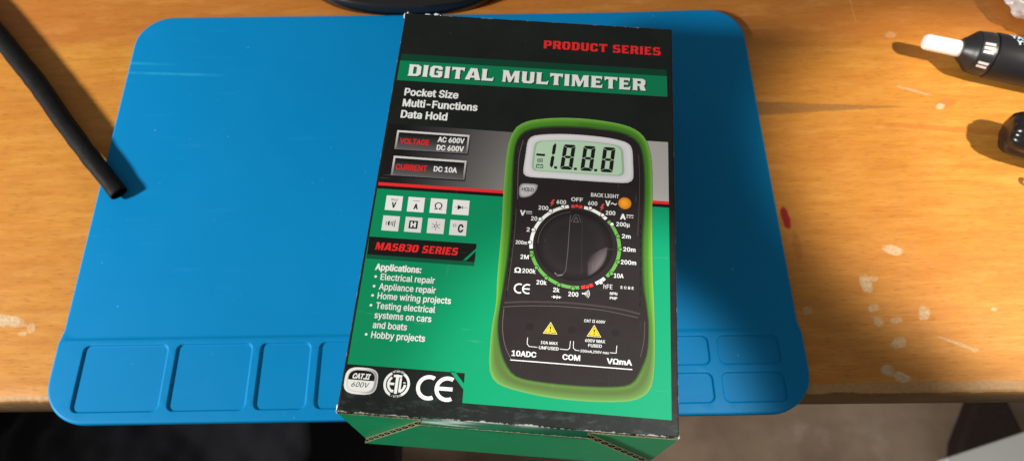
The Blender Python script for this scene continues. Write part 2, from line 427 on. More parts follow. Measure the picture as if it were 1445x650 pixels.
# heavy wide display lettering, drawn on a 1-high grid (y up): outer shapes, holes, advance width
def R_(x0, y0, x1, y1): return [(x0, y0), (x1, y0), (x1, y1), (x0, y1)]
def slab(x, w, y=0, up=True):   # flared stem
    return [(x - .03, 0), (x + w + .03, 0), (x + w, .12), (x + w, .88), (x + w + .03, 1), (x - .03, 1), (x, .88), (x, .12)]
GL = {
 'D': ([[(0, 0), (.72, 0), (.95, .18), (.95, .82), (.72, 1), (0, 1), (.05, .85), (.05, .15)]], [[(.37, .19), (.56, .19), (.62, .27), (.62, .73), (.56, .81), (.37, .81)]], 1.03),
 'I': ([slab(.03, .33)], [], .47),
 'G': ([[(.2, 0), (.78, 0), (.94, .12), (.94, .56), (.48, .56), (.48, .40), (.63, .40), (.63, .19), (.38, .19), (.33, .27), (.33, .73), (.38, .81), (.60, .81), (.60, .68), (.93, .68), (.93, .88), (.76, 1), (.2, 1), (0, .82), (0, .18)]], [], 1.04),
 'T': ([[(.27, 0), (.67, 0), (.62, .12), (.62, .79), (.78, .79), (.92, .66), (.96, 1), (-.02, 1), (.02, .66), (.16, .79), (.30, .79), (.30, .12)]], [], 1.0),
 'A': ([[(-.04, 0), (.32, 0), (.36, .18), (.68, .18), (.71, 0), (1.1, 0), (.80, 1), (.30, 1)]], [[(.42, .36), (.63, .36), (.55, .78)]], 1.12),
 'L': ([[(0, 0), (.86, 0), (.9, .36), (.74, .21), (.36, .21), (.36, .88), (.40, 1), (-.02, 1), (.03, .88), (.03, .12)]], [], .95),
 'M': ([[(0, 0), (.30, 0), (.27, .12), (.27, .62), (.50, 0), (.66, 0), (.92, .62), (.92, .12), (.90, 0), (1.30, 0), (1.25, .12), (1.25, .88), (1.30, 1), (.88, 1), (.65, .42), (.44, 1), (0, 1), (.05, .88), (.05, .12)]], [], 1.38),
 'U': ([[(.2, 0), (.76, 0), (.93, .16), (.93, .88), (.96, 1), (.60, 1), (.62, .88), (.62, .26), (.56, .19), (.41, .19), (.36, .26), (.36, .88), (.38, 1), (-.02, 1), (.03, .88), (.03, .16)]], [], 1.03),
 'E': ([[(0, 0), (.82, 0), (.86, .32), (.70, .19), (.36, .19), (.36, .42), (.68, .42), (.68, .59), (.36, .59), (.36, .81), (.68, .81), (.80, .70), (.82, 1), (0, 1), (.04, .88), (.04, .12)]], [], .94),
 'R': ([[(0, 0), (.38, 0), (.36, .12), (.36, .38), (.50, .38), (.62, 0), (1.0, 0), (.84, .42), (.95, .55), (.95, .86), (.78, 1), (0, 1), (.04, .88), (.04, .12)]], [[(.36, .56), (.58, .56), (.62, .60), (.62, .77), (.58, .81), (.36, .81)]], 1.05),
 'P': ([[(0, 0), (.40, 0), (.36, .12), (.36, .34), (.78, .34), (.95, .50), (.95, .86), (.78, 1), (0, 1), (.04, .88), (.04, .12)]], [[(.36, .53), (.57, .53), (.62, .58), (.62, .77), (.57, .81), (.36, .81)]], 1.02),
 'O': ([[(.2, 0), (.76, 0), (.95, .17), (.95, .83), (.76, 1), (.2, 1), (0, .83), (0, .17)]], [[(.40, .19), (.55, .19), (.62, .26), (.62, .74), (.55, .81), (.40, .81), (.34, .74), (.34, .26)]], 1.04),
 'C': ([[(.2, 0), (.76, 0), (.92, .13), (.92, .36), (.60, .36), (.60, .19), (.38, .19), (.33, .27), (.33, .73), (.38, .81), (.60, .81), (.60, .66), (.92, .66), (.92, .88), (.76, 1), (.2, 1), (0, .82), (0, .18)]], [], 1.0),
 'S': ([[(.02, 0), (.74, 0), (.92, .14), (.92, .46), (.76, .59), (.34, .61), (.34, .81), (.62, .81), (.80, .70), (.84, 1), (.18, 1), (.02, .86), (.02, .55), (.18, .42), (.59, .40), (.59, .19), (.30, .19), (.06, .32)]], [], 1.0),
 '8': ([[(.18, 0), (.76, 0), (.94, .14), (.94, .42), (.84, .51), (.92, .60), (.92, .87), (.76, 1), (.18, 1), (.02, .87), (.02, .60), (.10, .51), (0, .42), (0, .14)]], [[(.34, .18), (.60, .18), (.60, .41), (.34, .41)], [(.35, .60), (.59, .60), (.59, .82), (.35, .82)]], 1.02),
 '3': ([[(.04, 0), (.76, 0), (.93, .14), (.93, .42), (.84, .51), (.91, .60), (.91, .87), (.76, 1), (.06, 1), (.06, .70), (.22, .82), (.58, .82), (.58, .60), (.26, .60), (.26, .41), (.59, .41), (.59, .18), (.22, .18), (.04, .32)]], [], 1.0),
 ' ': ([], [], .46)}
GL['0'] = GL['O']
def display(P, s, u, v, cap, width, col, layer=2, shear=0.0, gap=0.06):
    adv = sum(GL[c][2] + gap for c in s) - gap
    sx = width / adv; x = 0
    for c in s:
        outs, holes, w = GL[c]
        if outs:
            f = lambda pl: [(u + (x + p[0]) * sx + p[1] * cap * shear, v - p[1] * cap) for p in pl]
            P.poly([f(o) for o in outs], col, layer, [f(h) for h in holes])
        x += w + gap

def arc_pts(cx, cy, r, a0, a1, n=24):
    return [(cx + r * cos(a0 + (a1 - a0) * k / n), cy + r * sin(a0 + (a1 - a0) * k / n)) for k in range(n + 1)]
def disc(cx, cy, r, n=28): return arc_pts(cx, cy, r, 0, 2 * pi * (n - 1) / n, n - 1)
def band(cx, cy, r0, r1, a0, a1, n=24): return arc_pts(cx, cy, r1, a0, a1, n) + arc_pts(cx, cy, r0, a1, a0, n)
def line(x0, y0, x1, y1, w):
    d = Vector((x1 - x0, y1 - y0)).normalized() * w / 2; n = Vector((-d.y, d.x))
    return [(x0 + n.x, y0 + n.y), (x1 + n.x, y1 + n.y), (x1 - n.x, y1 - n.y), (x0 - n.x, y0 - n.y)]
def polyline(P, pts, w, col, layer):
    P.poly([line(*a, *b, w) for a, b in zip(pts, pts[1:])] + [disc(*p, w / 2, 10) for p in pts[1:-1]], col, layer)
def ce(P, cx, cy, r, sw, col, layer, gap=None):
    gap = gap or r * 2.32
    a = radians(62)
    P.poly(band(cx, cy, r - sw, r, a + .0, 2 * pi - a, 30), col, layer)
    P.poly([band(cx + gap, cy, r - sw, r, a, 2 * pi - a, 30), [(cx + gap - r + sw * .3, cy - sw * .48), (cx + gap + r * .42, cy - sw * .48), (cx + gap + r * .42, cy + sw * .48), (cx + gap - r + sw * .3, cy + sw * .48)]], col, layer)
def catmull(pts, n=8, closed=True):
    out = []; m = len(pts)
    for i in range(m if closed else m - 1):
        p = [Vector(pts[(i + k) % m] if closed else pts[min(max(i + k, 0), m - 1)]) for k in (-1, 0, 1, 2)]
        for j in range(n):
            t = j / n
            out.append(tuple(0.5 * ((2 * p[1]) + (-p[0] + p[2]) * t + (2 * p[0] - 5 * p[1] + 4 * p[2] - p[3]) * t * t + (-p[0] + 3 * p[1] - 3 * p[2] + p[3]) * t ** 3)))
    return out
def resample(loop, c, n=120):
    """points of a closed loop hit by n rays from c"""
    out = []
    for k in range(n):
        a = 2 * pi * k / n; d = Vector((cos(a), sin(a))); best = None
        for p, q in zip(loop, loop[1:] + loop[:1]):
            p = Vector(p) - c; q = Vector(q) - c; e = q - p
            den = d.x * e.y - d.y * e.x
            if abs(den) < 1e-9: continue
            t = (p.x * e.y - p.y * e.x) / den; s = (p.x * d.y - p.y * d.x) / den
            if t > 0 and -1e-6 <= s <= 1 + 1e-6: best = max(best or 0, t)
        out.append(tuple(c + d * best))
    return out
def mixc(a, b, t):
    t = max(0, min(1, t)); return tuple(x + (y - x) * t for x, y in zip(a, b))

INK = mat_ink()
BLACKP = (0.0035, 0.0055, 0.0048)
WHITE = (0.80, 0.82, 0.80); RED = (0.72, 0.022, 0.025); BLK = (0.006, 0.006, 0.006)
GREEN = rgb(6, 158, 108); GREEN2 = rgb(10, 170, 122)
BLACK_BOARD = mat_board('black_coated_board', BLACKP, L, W)
def green_grad(u, v):
    return mixc(rgb(0, 134, 86), rgb(0, 154, 110), (u / W) * .7 + (v - 94) / 90 * .15)

# ================================================================== THE BOX
T0 = 4.0   # top of the mat, mm
cb, sb = cos(BOX_YAW), sin(BOX_YAW)
bx, by = 146.98, -7.71
cxw = bx + W / 2 * cb - L / 2 * sb; cyw = by + W / 2 * sb + L / 2 * cb
box = thing('cardboard_box', 'black and green cardboard box printed with a digital multimeter, lying on the blue mat', 'box', (cxw, cyw, T0 - 0.65), BOX_YAW)

# carton: lid, back, sides and bottom; the front is closed by separate flaps
bm = bmesh.new(); t = 1.6; yf = -L / 2
add_box(bm, -W / 2, W / 2, yf, L / 2, H - t, H)                                  # lid
add_box(bm, -W / 2, W / 2, L / 2 - t, L / 2, 0.01, H - t - .01)                       # back
add_box(bm, -W / 2, -W / 2 + t, yf + 4.6, L / 2 - t - .01, t, H - t - .01)
add_box(bm, W / 2 - t, W / 2, yf + 4.6, L / 2 - t - .01, t, H - t - .01)
add_box(bm, -W / 2, W / 2, yf + 1.0, L / 2 - t - .01, 0, t - .01)
carton = from_bm('carton', bm, BLACK_BOARD, box); bevel(carton, 0.75, 3)
carton.data.polygons.foreach_set('use_smooth', [False] * len(carton.data.polygons))

m, nt, b = new_mat('green_coated_board')
v = coords(nt); n = noise_(nt, v, 60, 5, .6)
sepz = N(nt, 'ShaderNodeSeparateXYZ'); nt.links.new(v, sepz.inputs[0])
c = mix(nt, n, rgb(0, 158, 100), rgb(4, 176, 118))
sc_ = ramp(nt, noise_(nt, v, 300, 5, .7), [(0.56, 0.0), (0.72, 1.0)])
c = mix(nt, math_(nt, 'MULTIPLY', sc_, .3), c, rgb(120, 150, 120))
nt.links.new(c, b.inputs['Base Color']); b.inputs['Roughness'].default_value = .38
bump(nt, noise_(nt, v, 90, 5), b, .2, .0006)
GREEN_BOARD = m
KRAFT = mat_simple('raw_kraft_board', rgb(106, 102, 78), .85, .2, 0, 500, .5, .25)

def corr_flap(name, u0, u1, ztop, zbot, y_front, label=None, flute=True, dz_front=0):
    """a corrugated board flap: printed liner, fluted core, back liner; ztop(u) is its cut upper edge"""
    bm = bmesh.new(); th = 1.9
    n = int((u1 - u0) / 0.35); us = [u0 + (u1 - u0) * k / n for k in range(n + 1)]
    def sheet(yfun, tt, mi_front, mi_edge, jag=0.0):
        prev = None
        for u in us:
            zt = ztop(u) + jag * (noise.noise((u * .9, y_front, 3)) ); zb = zbot(u)
            zt = max(zt, zb + .02)
            y = yfun(u)
            cur = [bm.verts.new((u, y, zb)), bm.verts.new((u, y, zt)), bm.verts.new((u, y + tt, zt)), bm.verts.new((u, y + tt, zb))]
            if prev:
                for k, mi in ((0, mi_front), (1, mi_edge), (2, mi_edge), (3, mi_edge)):
                    a, b2 = k, (k + 1) % 4
                    bm.faces.new([prev[a], cur[a], cur[b2], prev[b2]]).material_index = mi
            prev = cur
    sheet(lambda u: y_front, .38, 0, 1, .35)
    sheet(lambda u: y_front + .42 + .42 * (1 + sin(u * 2 * pi / 3.3)), .28, 1, 1, .6)
    sheet(lambda u: y_front + 1.6, .3, 1, 1, .35)
    bmesh.ops.recalc_face_normals(bm, faces=bm.faces)
    o = from_bm(name, bm, [GREEN_BOARD, KRAFT], box)
    if label: o['label'] = label
    return o
u_l, u_r = -W / 2, W / 2
corr_flap('dust_flap', u_l + .3, u_l + 52, lambda u: H - 2.2 - .5 * noise.noise((u * .2, 0, 0)), lambda u: 1.8, yf - .45, 'left green corner flap with torn corrugated edge')
corr_flap('dust_flap', u_r - 52, u_r - .3, lambda u: H - 2.2 - .5 * noise.noise((u * .2, 5, 0)), lambda u: 1.8, yf - .45, 'right green corner flap with crushed corrugated edge')
def zcut(u):
    # trapezoid: full width at the bottom, narrower at the top
    l = (u - u_l) / 31.0; r = (u_r - u) / 33.0
    k = min(l, r)
    return 1.0 + (H - 3.4) * min(1, max(0.0, k))
corr_flap('closing_flap', u_l + .2, u_r - .2, zcut, lambda u: -.0 + 0.2, yf - 2.4, 'green front closing flap cut back at its two corners')
# rounded fold of the tuck tab joining the closing flap to the lid
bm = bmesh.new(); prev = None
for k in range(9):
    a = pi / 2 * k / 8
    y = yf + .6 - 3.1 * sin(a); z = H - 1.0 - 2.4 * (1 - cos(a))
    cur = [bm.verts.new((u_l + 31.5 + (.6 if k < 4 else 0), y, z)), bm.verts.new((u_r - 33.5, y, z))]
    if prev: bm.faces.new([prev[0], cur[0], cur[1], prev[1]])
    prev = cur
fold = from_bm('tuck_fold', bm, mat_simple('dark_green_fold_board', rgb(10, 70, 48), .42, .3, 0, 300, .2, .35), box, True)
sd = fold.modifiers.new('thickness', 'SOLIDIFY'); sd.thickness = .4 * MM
# worn paper bits at the corners and along the back edge
WORN = mat_simple('torn_white_paper', (0.62, 0.68, 0.72), .9, .2, 0, 600, .6, .2)
def chip(name, u, v, z, rx, ry, rz, seed, label):
    bm = bmesh.new(); bmesh.ops.create_icosphere(bm, subdivisions=3, radius=1)
    for vt in bm.verts:
        d = 1 + .55 * noise.noise(vt.co * 1.7 + Vector((seed, 0, 0)))
        vt.co = Vector((u - W / 2 + vt.co.x * rx * d, L / 2 - v + vt.co.y * ry * d, z + vt.co.z * rz * d))
    o = from_bm(name, bm, WORN, box, True); o['label'] = label
chip('paper_tear', -.15, 1.3, H - .9, .55, 1.3, .8, 1, 'white torn paper at the back left corner')
chip('paper_tear', 1.2, -.25, H - .8, .5, .7, .8, 4, 'small white torn paper flake by the back left corner')
chip('paper_tear', 15.2, -.35, H - .5, 1.25, .55, .5, 2, 'white paper flake on the back edge')
chip('paper_tear', 10.8, -.2, H - .7, 1.5, .35, .4, 6, 'grey paper flake on the back edge')
chip('paper_tear', .1, L - 1.2, H - 1.1, .5, 1.5, 1.1, 3, 'white torn paper at the front left corner')
chip('paper_tear', W - .1, L - .6, H - 1.2, .35, .7, .8, 8, 'white worn paper at the front right corner')

# ---- printed panels
P = Print()
P.grid([(1.6, 24.2), (124.1, 23.9), (124.1, 28.6), (1.6, 28.6)], rgb(6, 62, 44), 0, 2, 1)
P.grid([(1.5, 28.1), (124.2, 27.5), (124.3, 38.8), (1.5, 39.1)], rgb(2, 122, 80), 1, 8, 2)
P.build('title_band', box)
P = Print()
display(P, 'DIGITAL MULTIMETER', 6.45, 36.75, 6.4, 109.0, BLK, 2)
display(P, 'DIGITAL MULTIMETER', 6.0, 36.35, 6.4, 109.0, (.78, .80, .78), 3)
P.build('title_lettering', box)
P = Print(); display(P, 'PRODUCT SERIES', 67.0, 16.1, 4.6, 54.8, RED, 2); P.build('series_lettering', box)
P = Print()
for s, vv, w in (('Pocket Size', 47, 24.5), ('Multi-Functions', 52.9, 33.7), ('Data Hold', 58.9, 20.8)):
    P.text(s, 5.9, vv, 3.9, w, WHITE, 2, .022)
P.build('feature_lettering', box)

P = Print()
def gray(u, v):
    a = max(0, min(1, (u - 8) / 46)); g = 16 + 86 * a ** .9 + (26 * (v - 62) / 30 if u < 60 else 0) * (.3 + .7 * a)
    if u > 60: g = 168 + 10 * (v - 62) / 30
    return rgb(g, g * .985, g * .975)
P.grid([(1.3, 62.4), (60, 62.8), (60, 92.3), (1.3, 92.3)], gray, 0, 26, 6)
P.build('grey_band', box)
P = Print()
P.grid([(100, 62.7), (124.3, 62.6), (124.3, 92.2), (100, 92.2)], gray, 0, 4, 4)
P.build('grey_band', box)
P = Print()
P.poly([(1.1, 93.2), (124.3, 92.9), (124.3, 94.6), (1.1, 94.9)], BLK, 1)
P.poly([(1.2, 91.9), (124.3, 91.7), (124.3, 93.1), (1.2, 93.4)], rgb(232, 42, 44), 2)
P.build('red_stripe', box)
P = Print()
def gg(quad, lay=0): P.grid(quad, green_grad, lay, 24, 14)
gg([(1.1, 94.7), (124.3, 94.3), (124.2, 170.8), (1.2, 170.6)])
gg([(46.2, 170.2), (124.2, 170.2), (124.2, 182.3), (46.4, 181.9)], .4)
P.poly([(40.5, 170.4), (42.4, 170.4), (46.4, 174.8), (46.4, 177.0)], green_grad, 0)
P.build('green_panel', box)

# voltage and current plates
def plate(u0, v0, u1, v1, nm):
    P = Print()
    P.poly([(u0 + .9, v0 + .9), (u1 + .35, v0 + .9), (u1 + .35, v1 + .6), (u0 + .9, v1 + .6)], BLK, 1)
    def fr(u, v): return mixc(rgb(215, 215, 215), rgb(105, 105, 105), (v - v0) / (v1 - v0) * .9 + (.15 if u > u1 - 1 else 0))
    P.grid([(u0, v0), (u1, v0 + .1), (u1, v1), (u0, v1)], fr, 2, 8, 8)
    def inn(u, v): return mixc(rgb(14, 14, 14), rgb(98, 96, 96), max(0, (v - v0 - 1) / (v1 - v0 - 1)) ** 1.5)
    P.grid([(u0 + .85, v0 + 1.0), (u1 - .85, v0 + 1.1), (u1 - .85, v1 - .2), (u0 + .85, v1 - .2)], inn, 3, 8, 8)
    return P
P = plate(5.5, 65.6, 37.5, 75.2, 'v')
P.text('VOLTAGE', 7.4, 72.3, 2.75, 12.8, rgb(222, 36, 38), 4, .02)
P.text('AC 600V', 23.8, 70.2, 2.6, 11.8, WHITE, 4, .026); P.text('DC 600V', 23.8, 74.3, 2.6, 11.9, WHITE, 4, .026)
P.build('rating_plate', box, 'voltage rating plate reading AC 600V and DC 600V')
P = plate(5.8, 78.6, 37.5, 88.1, 'c')
P.text('CURRENT', 7.4, 85.2, 2.75, 13.6, rgb(222, 36, 38), 4, .02)
P.text('DC 10A', 23.8, 84.9, 2.5, 10.1, WHITE, 4, .026)
P.build('rating_plate', box, 'current rating plate reading DC 10A')

# eight symbol tiles
def tile(cu, cv, label, draw, shade=250):
    P = Print()
    P.poly([(cu - 3.55, cv - 3.45), (cu + 3.45, cv - 3.45), (cu + 3.55, cv + 3.4), (cu - 3.45, cv + 3.4)], WHITE if shade > 240 else rgb(218, 220, 218), 1)
    o = P.build('symbol_tile', box, label)
    P = Print(); draw(P, cu, cv); P.build('symbol', o)
K = (.012, .012, .014)
def d1(P, x, y):
    P.text('V', x - .9, y + 2.1, 2.5, 1.9, K, 2, .03); P.poly([line(x - 1.6, y - 1.9, x + 1.6, y - 1.9, .16)], K, 2)
    polyline(P, [(x - 1.4, y - 1.1), (x - .7, y - 1.5), (x + .1, y - 1.2), (x + .8, y - .95), (x + 1.4, y - 1.5)], .16, K, 2)
def d2(P, x, y): P.text('A', x - .9, y + 2.1, 2.5, 1.9, K, 2, .03); P.poly([line(x - 1.5, y - 1.7, x + 1.5, y - 1.7, .18)], K, 2)
def d3(P, x, y): P.text('Ω', x - 1.6, y + 1.7, 3.3, 3.2, K, 2, .0)
def d4(P, x, y):
    P.poly([[(x - 1.3, y - 1.15), (x + .7, y), (x - 1.3, y + 1.15)], line(x - 2.6, y, x + 2.7, y, .14), line(x + .75, y - .8, x + .75, y + .8, .16)], K, 2)
def d5(P, x, y):
    P.poly([line(x - 1.9, y - .9, x - 1.9, y + .9, .16), [(x - 1.2, y - .7), (x - .5, y - 1.2), (x - .5, y + 1.2), (x - 1.2, y + .7)], line(x + .15, y - .8, x + .15, y + .8, .24), line(x + .85, y - 1.1, x + .85, y + 1.1, .26), line(x + 1.7, y - 1.6, x + 1.55, y + 1.6, .28)], K, 2)
def d6(P, x, y):
    P.poly([(x - 1.8, y - 1.8), (x + 1.8, y - 1.8), (x + 1.8, y + 1.8), (x - 1.8, y + 1.8)], K, 2)
    P.poly([R_(x - 1.1, y - 1.2, x - .35, y + 1.2), R_(x + .35, y - 1.2, x + 1.1, y + 1.2), R_(x - .5, y - .3, x + .5, y + .3)], WHITE, 3)
def d7(P, x, y):
    P.poly([disc(x, y, .75, 20)], K, 2, [disc(x, y, .5, 20)])
    P.poly([line(x + 1.05 * cos(a), y + 1.05 * sin(a), x + 1.9 * cos(a), y + 1.9 * sin(a), .2) for a in [pi / 6, pi / 2, 5 * pi / 6, 7 * pi / 6, 3 * pi / 2, 11 * pi / 6]], K, 2)
def d8(P, x, y):
    P.poly([disc(x - 1.6, y - 1.0, .65, 20)], K, 2, [disc(x - 1.6, y - 1.0, .5, 20)]); P.text('C', x - .1, y + 1.9, 3.6, 2.3, K, 2, .03)
for (x, y), lb, dr, sh in zip(((9.1, 101.3), (18.4, 101.3), (27.9, 101.2), (37.3, 101.2), (9.1, 110.7), (18.5, 110.6), (27.9, 110.5), (37.2, 110.6)),
    ('voltage tile with a V under a bar and wave', 'current tile with an A under a bar', 'resistance tile with an ohm sign', 'diode symbol tile', 'grey buzzer tile with sound bars', 'grey hold tile with an H in a black square', 'grey backlight tile with a small sun', 'grey temperature tile reading degrees C'),
    (d1, d2, d3, d4, d5, d6, d7, d8), (250,) * 4 + (220,) * 4): tile(x, y, lb, dr, sh)

P = Print()
P.poly([(1.5, 124.6), (45.4, 124.6), (45.4, 127.0), (1.4, 127.0)], rgb(4, 84, 58), 1)
P.poly([(1.2, 117.3), (45.4, 117.2), (45.4, 119.3), (40.3, 125.2), (1.5, 125.2)], BLK, 2)
P.poly([(45.4, 120.6), (45.4, 125.2), (41.7, 125.2)], BLK, 2)
display(P, 'MAS830 SERIES', 4.3, 122.9, 3.3, 34.0, rgb(228, 40, 40), 3, .12, .04)
P.build('model_banner', box)
P = Print()
P.text('Applications:', 5.7, 131.6, 2.75, 18.8, WHITE, 2, .03)
for s, vv, w in (('Electrical repair', 135.7, 21.9), ('Appliance repair', 139.8, 22.8), ('Home wiring projects', 143.7, 29.3), ('Testing electrical', 147.8, 23.5), ('systems on cars', 151.7, 22.5), ('and boats', 155.7, 13.4), ('Hobby projects', 159.7, 21.0)):
    P.text(s, 8.5, vv, 2.65, w, WHITE, 2, .014)
for vv in (134.5, 138.6, 142.5, 146.6, 158.5): P.poly(disc(6.5, vv, .55, 16), WHITE, 2)
P.build('applications_lettering', box)

# certification marks
def sup(cx, cy, a, b_, n=3.2, k=60):
    o = []
    for i in range(k):
        t = 2 * pi * i / k; c_, s_ = cos(t), sin(t)
        o.append((cx + a * abs(c_) ** (2 / n) * (1 if c_ > 0 else -1), cy + b_ * abs(s_) ** (2 / n) * (1 if s_ > 0 else -1)))
    return o
P = Print(); cx_, cy_ = 7.4, 176.6
P.strip(sup(cx_, cy_, 6.3, 5.1), sup(cx_, cy_, 5.0, 4.0), [rgb(222, 222, 222), lambda u, v: mixc(rgb(240, 240, 240), rgb(130, 130, 130), (u - cx_) / 5), rgb(190, 190, 190)], 1)
inner = sup(cx_, cy_, 5.0, 4.0)
P.poly([p for p in inner if p[1] <= cy_ - .1] + [], BLK, 2)
P.poly([p for p in inner if p[1] >= cy_ - .1], WHITE, 2)
P.poly([(cx_ - 5, cy_ - .25), (cx_ + 5, cy_ - .25), (cx_ + 5, cy_ + .3), (cx_ - 5, cy_ + .3)], WHITE, 1)
P.text('CAT.II', cx_ - 3.6, cy_ - .8, 2.0, 6.6, WHITE, 3, .035, .25); P.text('600V', cx_ - 3.5, cy_ + 2.4, 1.9, 6.4, BLK, 3, .0, .25)
P.build('category_mark', box)
P = Print(); cx_, cy_ = 21.0, 176.8
P.poly([disc(cx_, cy_, 5.0, 48)], WHITE, 2, [disc(cx_, cy_, 4.05, 40)])
P.poly([band(cx_, cy_, 3.9, 5.2, radians(240), radians(300)), band(cx_, cy_, 3.9, 5.2, radians(62), radians(118))], BLACKP, 3)
P.poly([disc(cx_, cy_, 3.75, 40)], WHITE, 2, [disc(cx_, cy_, 3.75, 40)])
P.poly([R_(cx_ - .55, cy_ - 3.6, cx_ + .55, cy_ + 3.6), R_(cx_ - 1.5, cy_ - 3.5, cx_ + 1.7, cy_ - 2.6)], WHITE, 3)
P.poly([band(cx_, cy_, 2.7, 3.6, radians(120), radians(230), 16), R_(cx_ - 2.9, cy_ - .45, cx_ - .9, cy_ + .45), R_(cx_ - 1.9, cy_ + 2.2, cx_ - .9, cy_ + 3.2)], WHITE, 3)
P.poly([R_(cx_ + .95, cy_ - 2.4, cx_ + 1.75, cy_ + 3.0), band(cx_, cy_, 2.7, 3.6, radians(0), radians(62), 12), R_(cx_ + 2.4, cy_ - .9, cx_ + 3.3, cy_ - .5)], WHITE, 3)
def arc_text(P, s, cx, cy, r, a0, a1, cap, col, layer, out=True, bold=.02, wch=None):
    n = len(s)
    for k, ch in enumerate(s):
        if ch == ' ': continue
        a = a0 + (a1 - a0) * (k / (n - 1))
        x, y = cx + r * cos(a), cy + r * sin(a); rot = a + pi / 2 if out else a - pi / 2
        w = wch or cap * .7
        w = w * (.3 if ch in 'I1' else 1)
        P.text(ch, x - w / 2 * cos(rot), y - w / 2 * sin(rot), cap, w, col, layer, bold, rot=rot)
arc_text(P, 'INTERTEK', cx_, cy_, 4.45, radians(243), radians(297), .75, WHITE, 4, wch=.5)
arc_text(P, 'LISTED', cx_, cy_, 5.0, radians(114), radians(66), .75, WHITE, 4, False, wch=.55)
P.build('test_mark', box)
P = Print(); ce(P, 33.2, 177.2, 4.75, 1.45, WHITE, 2, 7.0); P.build('conformity_mark', box)

# ---- the printed picture of the meter
meter = Print()
outer = [(56.3, 62.9), (58.3, 59.4), (63.1, 56.4), (70.3, 54.6), (77.5, 53.7), (84.8, 53.4), (92.0, 53.6), (100.0, 54.4), (106.6, 55.8), (111.6, 58.4), (114.8, 62.6), (116.4, 68.5), (117.1, 75), (117.3, 85), (117.3, 102), (117.3, 116), (117.5, 127), (117.9, 138), (118.2, 152), (117.9, 163), (117.0, 170.0), (114.4, 173.8), (109.3, 176.3), (101.2, 177.4), (91.1, 177.8), (80.9, 177.6), (70.6, 176.5), (61.2, 174.6), (57.3, 172.3), (55.3, 168.3), (54.8, 160), (54.9, 151), (55.6, 142), (55.2, 131), (55.2, 120), (55.1, 107), (54.6, 95), (54.4, 83), (54.5, 75), (54.9, 68.4)]
blackl = [(58.2, 71), (60.1, 64.7), (64.2, 61.4), (74.1, 59.3), (84.9, 58.7), (95.8, 59.0), (103.0, 59.9), (108.0, 61.8), (111.6, 65.7), (113.0, 72.2), (113.6, 82.6), (113.4, 97.5), (112.9, 108), (112.8, 118), (113.2, 130), (114.6, 139), (115.4, 147), (115.0, 157), (112.5, 164), (109.3, 169.4), (103.2, 171.2), (90.9, 171.9), (75.4, 171.6), (66.4, 170.4), (62.4, 167.0), (59.3, 160.5), (57.4, 152), (57.6, 143), (58.3, 134), (59.1, 122), (59.3, 108), (58.9, 95), (58.3, 84)]
ctr = Vector((86, 115)); OL = resample(catmull(outer, 6), ctr, 160); BL = resample(catmull(blackl, 6), ctr, 160)
mp_ = Print()
def lg(u, v):   # rim: brighter grass green on top, olive translucent at the foot
    f = max(0, min(1, (v - 135) / 35)); return mixc(rgb(98, 160, 50), rgb(92, 132, 64), f)
def lg2(u, v):
    f = max(0, min(1, (v - 140) / 25)); s = 1 if u < 86 else .6
    return mixc(mixc(rgb(72, 132, 38), rgb(54, 106, 34), 1 - s), rgb(80, 104, 52), f)
def lg3(u, v):
    f = max(0, min(1, (v - 145) / 25)); return mixc(rgb(48, 84, 32), rgb(84, 122, 54), f)
mp_.strip(OL, BL, [lambda u, v: mixc(rgb(120, 176, 84), rgb(112, 158, 88), (v - 130) / 40), lg, lambda u, v: mixc(lg(u, v), lg2(u, v), .5), lg2, lg2, lg3, rgb(30, 34, 22)], 3)
pic = mp_.build('meter_picture', box, 'flat printed picture of a black meter in a green holster')
P = Print()
FACE = rgb(36, 30, 31)
def facec(u, v):
    n_ = noise.noise((u * .15, v * .15, 0)) * .002
    e = 0
    return tuple(max(0, x + n_) for x in mixc(FACE, rgb(38, 32, 33), (v - 60) / 110))
cc = [facec(*p) for p in BL]
P.strip(BL, [tuple(Vector(p).lerp(ctr, .97)) for p in BL], [facec] * 12, 4)
P.poly([tuple(Vector(p).lerp(ctr, .965)) for p in BL], FACE, 4.5)
# moulded ridge lines of the case
def ridge(pts, w, col): polyline(P, catmull(pts, 6, False), w, col, 5)
ridge([(61.2, 66.5), (60.0, 74), (60.1, 84), (60.9, 97)], .28, rgb(104, 98, 96))
ridge([(111.4, 70), (112.0, 82), (111.7, 97), (111.2, 110)], .22, rgb(82, 76, 74))
for k in range(9):
    P.poly([line(59.7 - k * .05, 103 + k * 4.2, 59.9 - k * .05, 105.6 + k * 4.2, .35)], rgb(20, 16, 16), 5)
    P.poly([line(112.4, 103 + k * 4.2, 112.3, 105.6 + k * 4.2, .35)], rgb(20, 16, 16), 5)
ridge([(58.8, 141.6), (67, 140.6), (79, 139.9), (88, 139.8), (97, 140.2), (106, 141.0), (113.2, 142.4)], .75, rgb(64, 57, 56))
ridge([(58.4, 143.4), (67, 142.3), (79, 141.5), (90, 141.5), (100, 142.0), (113.0, 144.0)], .3, rgb(84, 77, 75))
ridge([(58.9, 144), (59.0, 152), (60.6, 159), (64.0, 165.2)], .28, rgb(96, 90, 84))
ridge([(114.2, 145), (113.9, 153), (112.4, 160)], .22, rgb(88, 82, 76))
ridge([(60.6, 100), (60.7, 112), (60.3, 124), (59.6, 138)], .2, rgb(84, 78, 76))
for hx in (69.5, 85.9, 102.9):
    P.poly([disc(hx, 150.6, 2.5, 30)], rgb(42, 36, 36), 5, [disc(hx, 150.6, 2.2, 30)])
    P.poly(disc(hx, 150.6, 1.5, 24), rgb(31, 26, 26), 5)
face = P.build('meter_face', pic) 
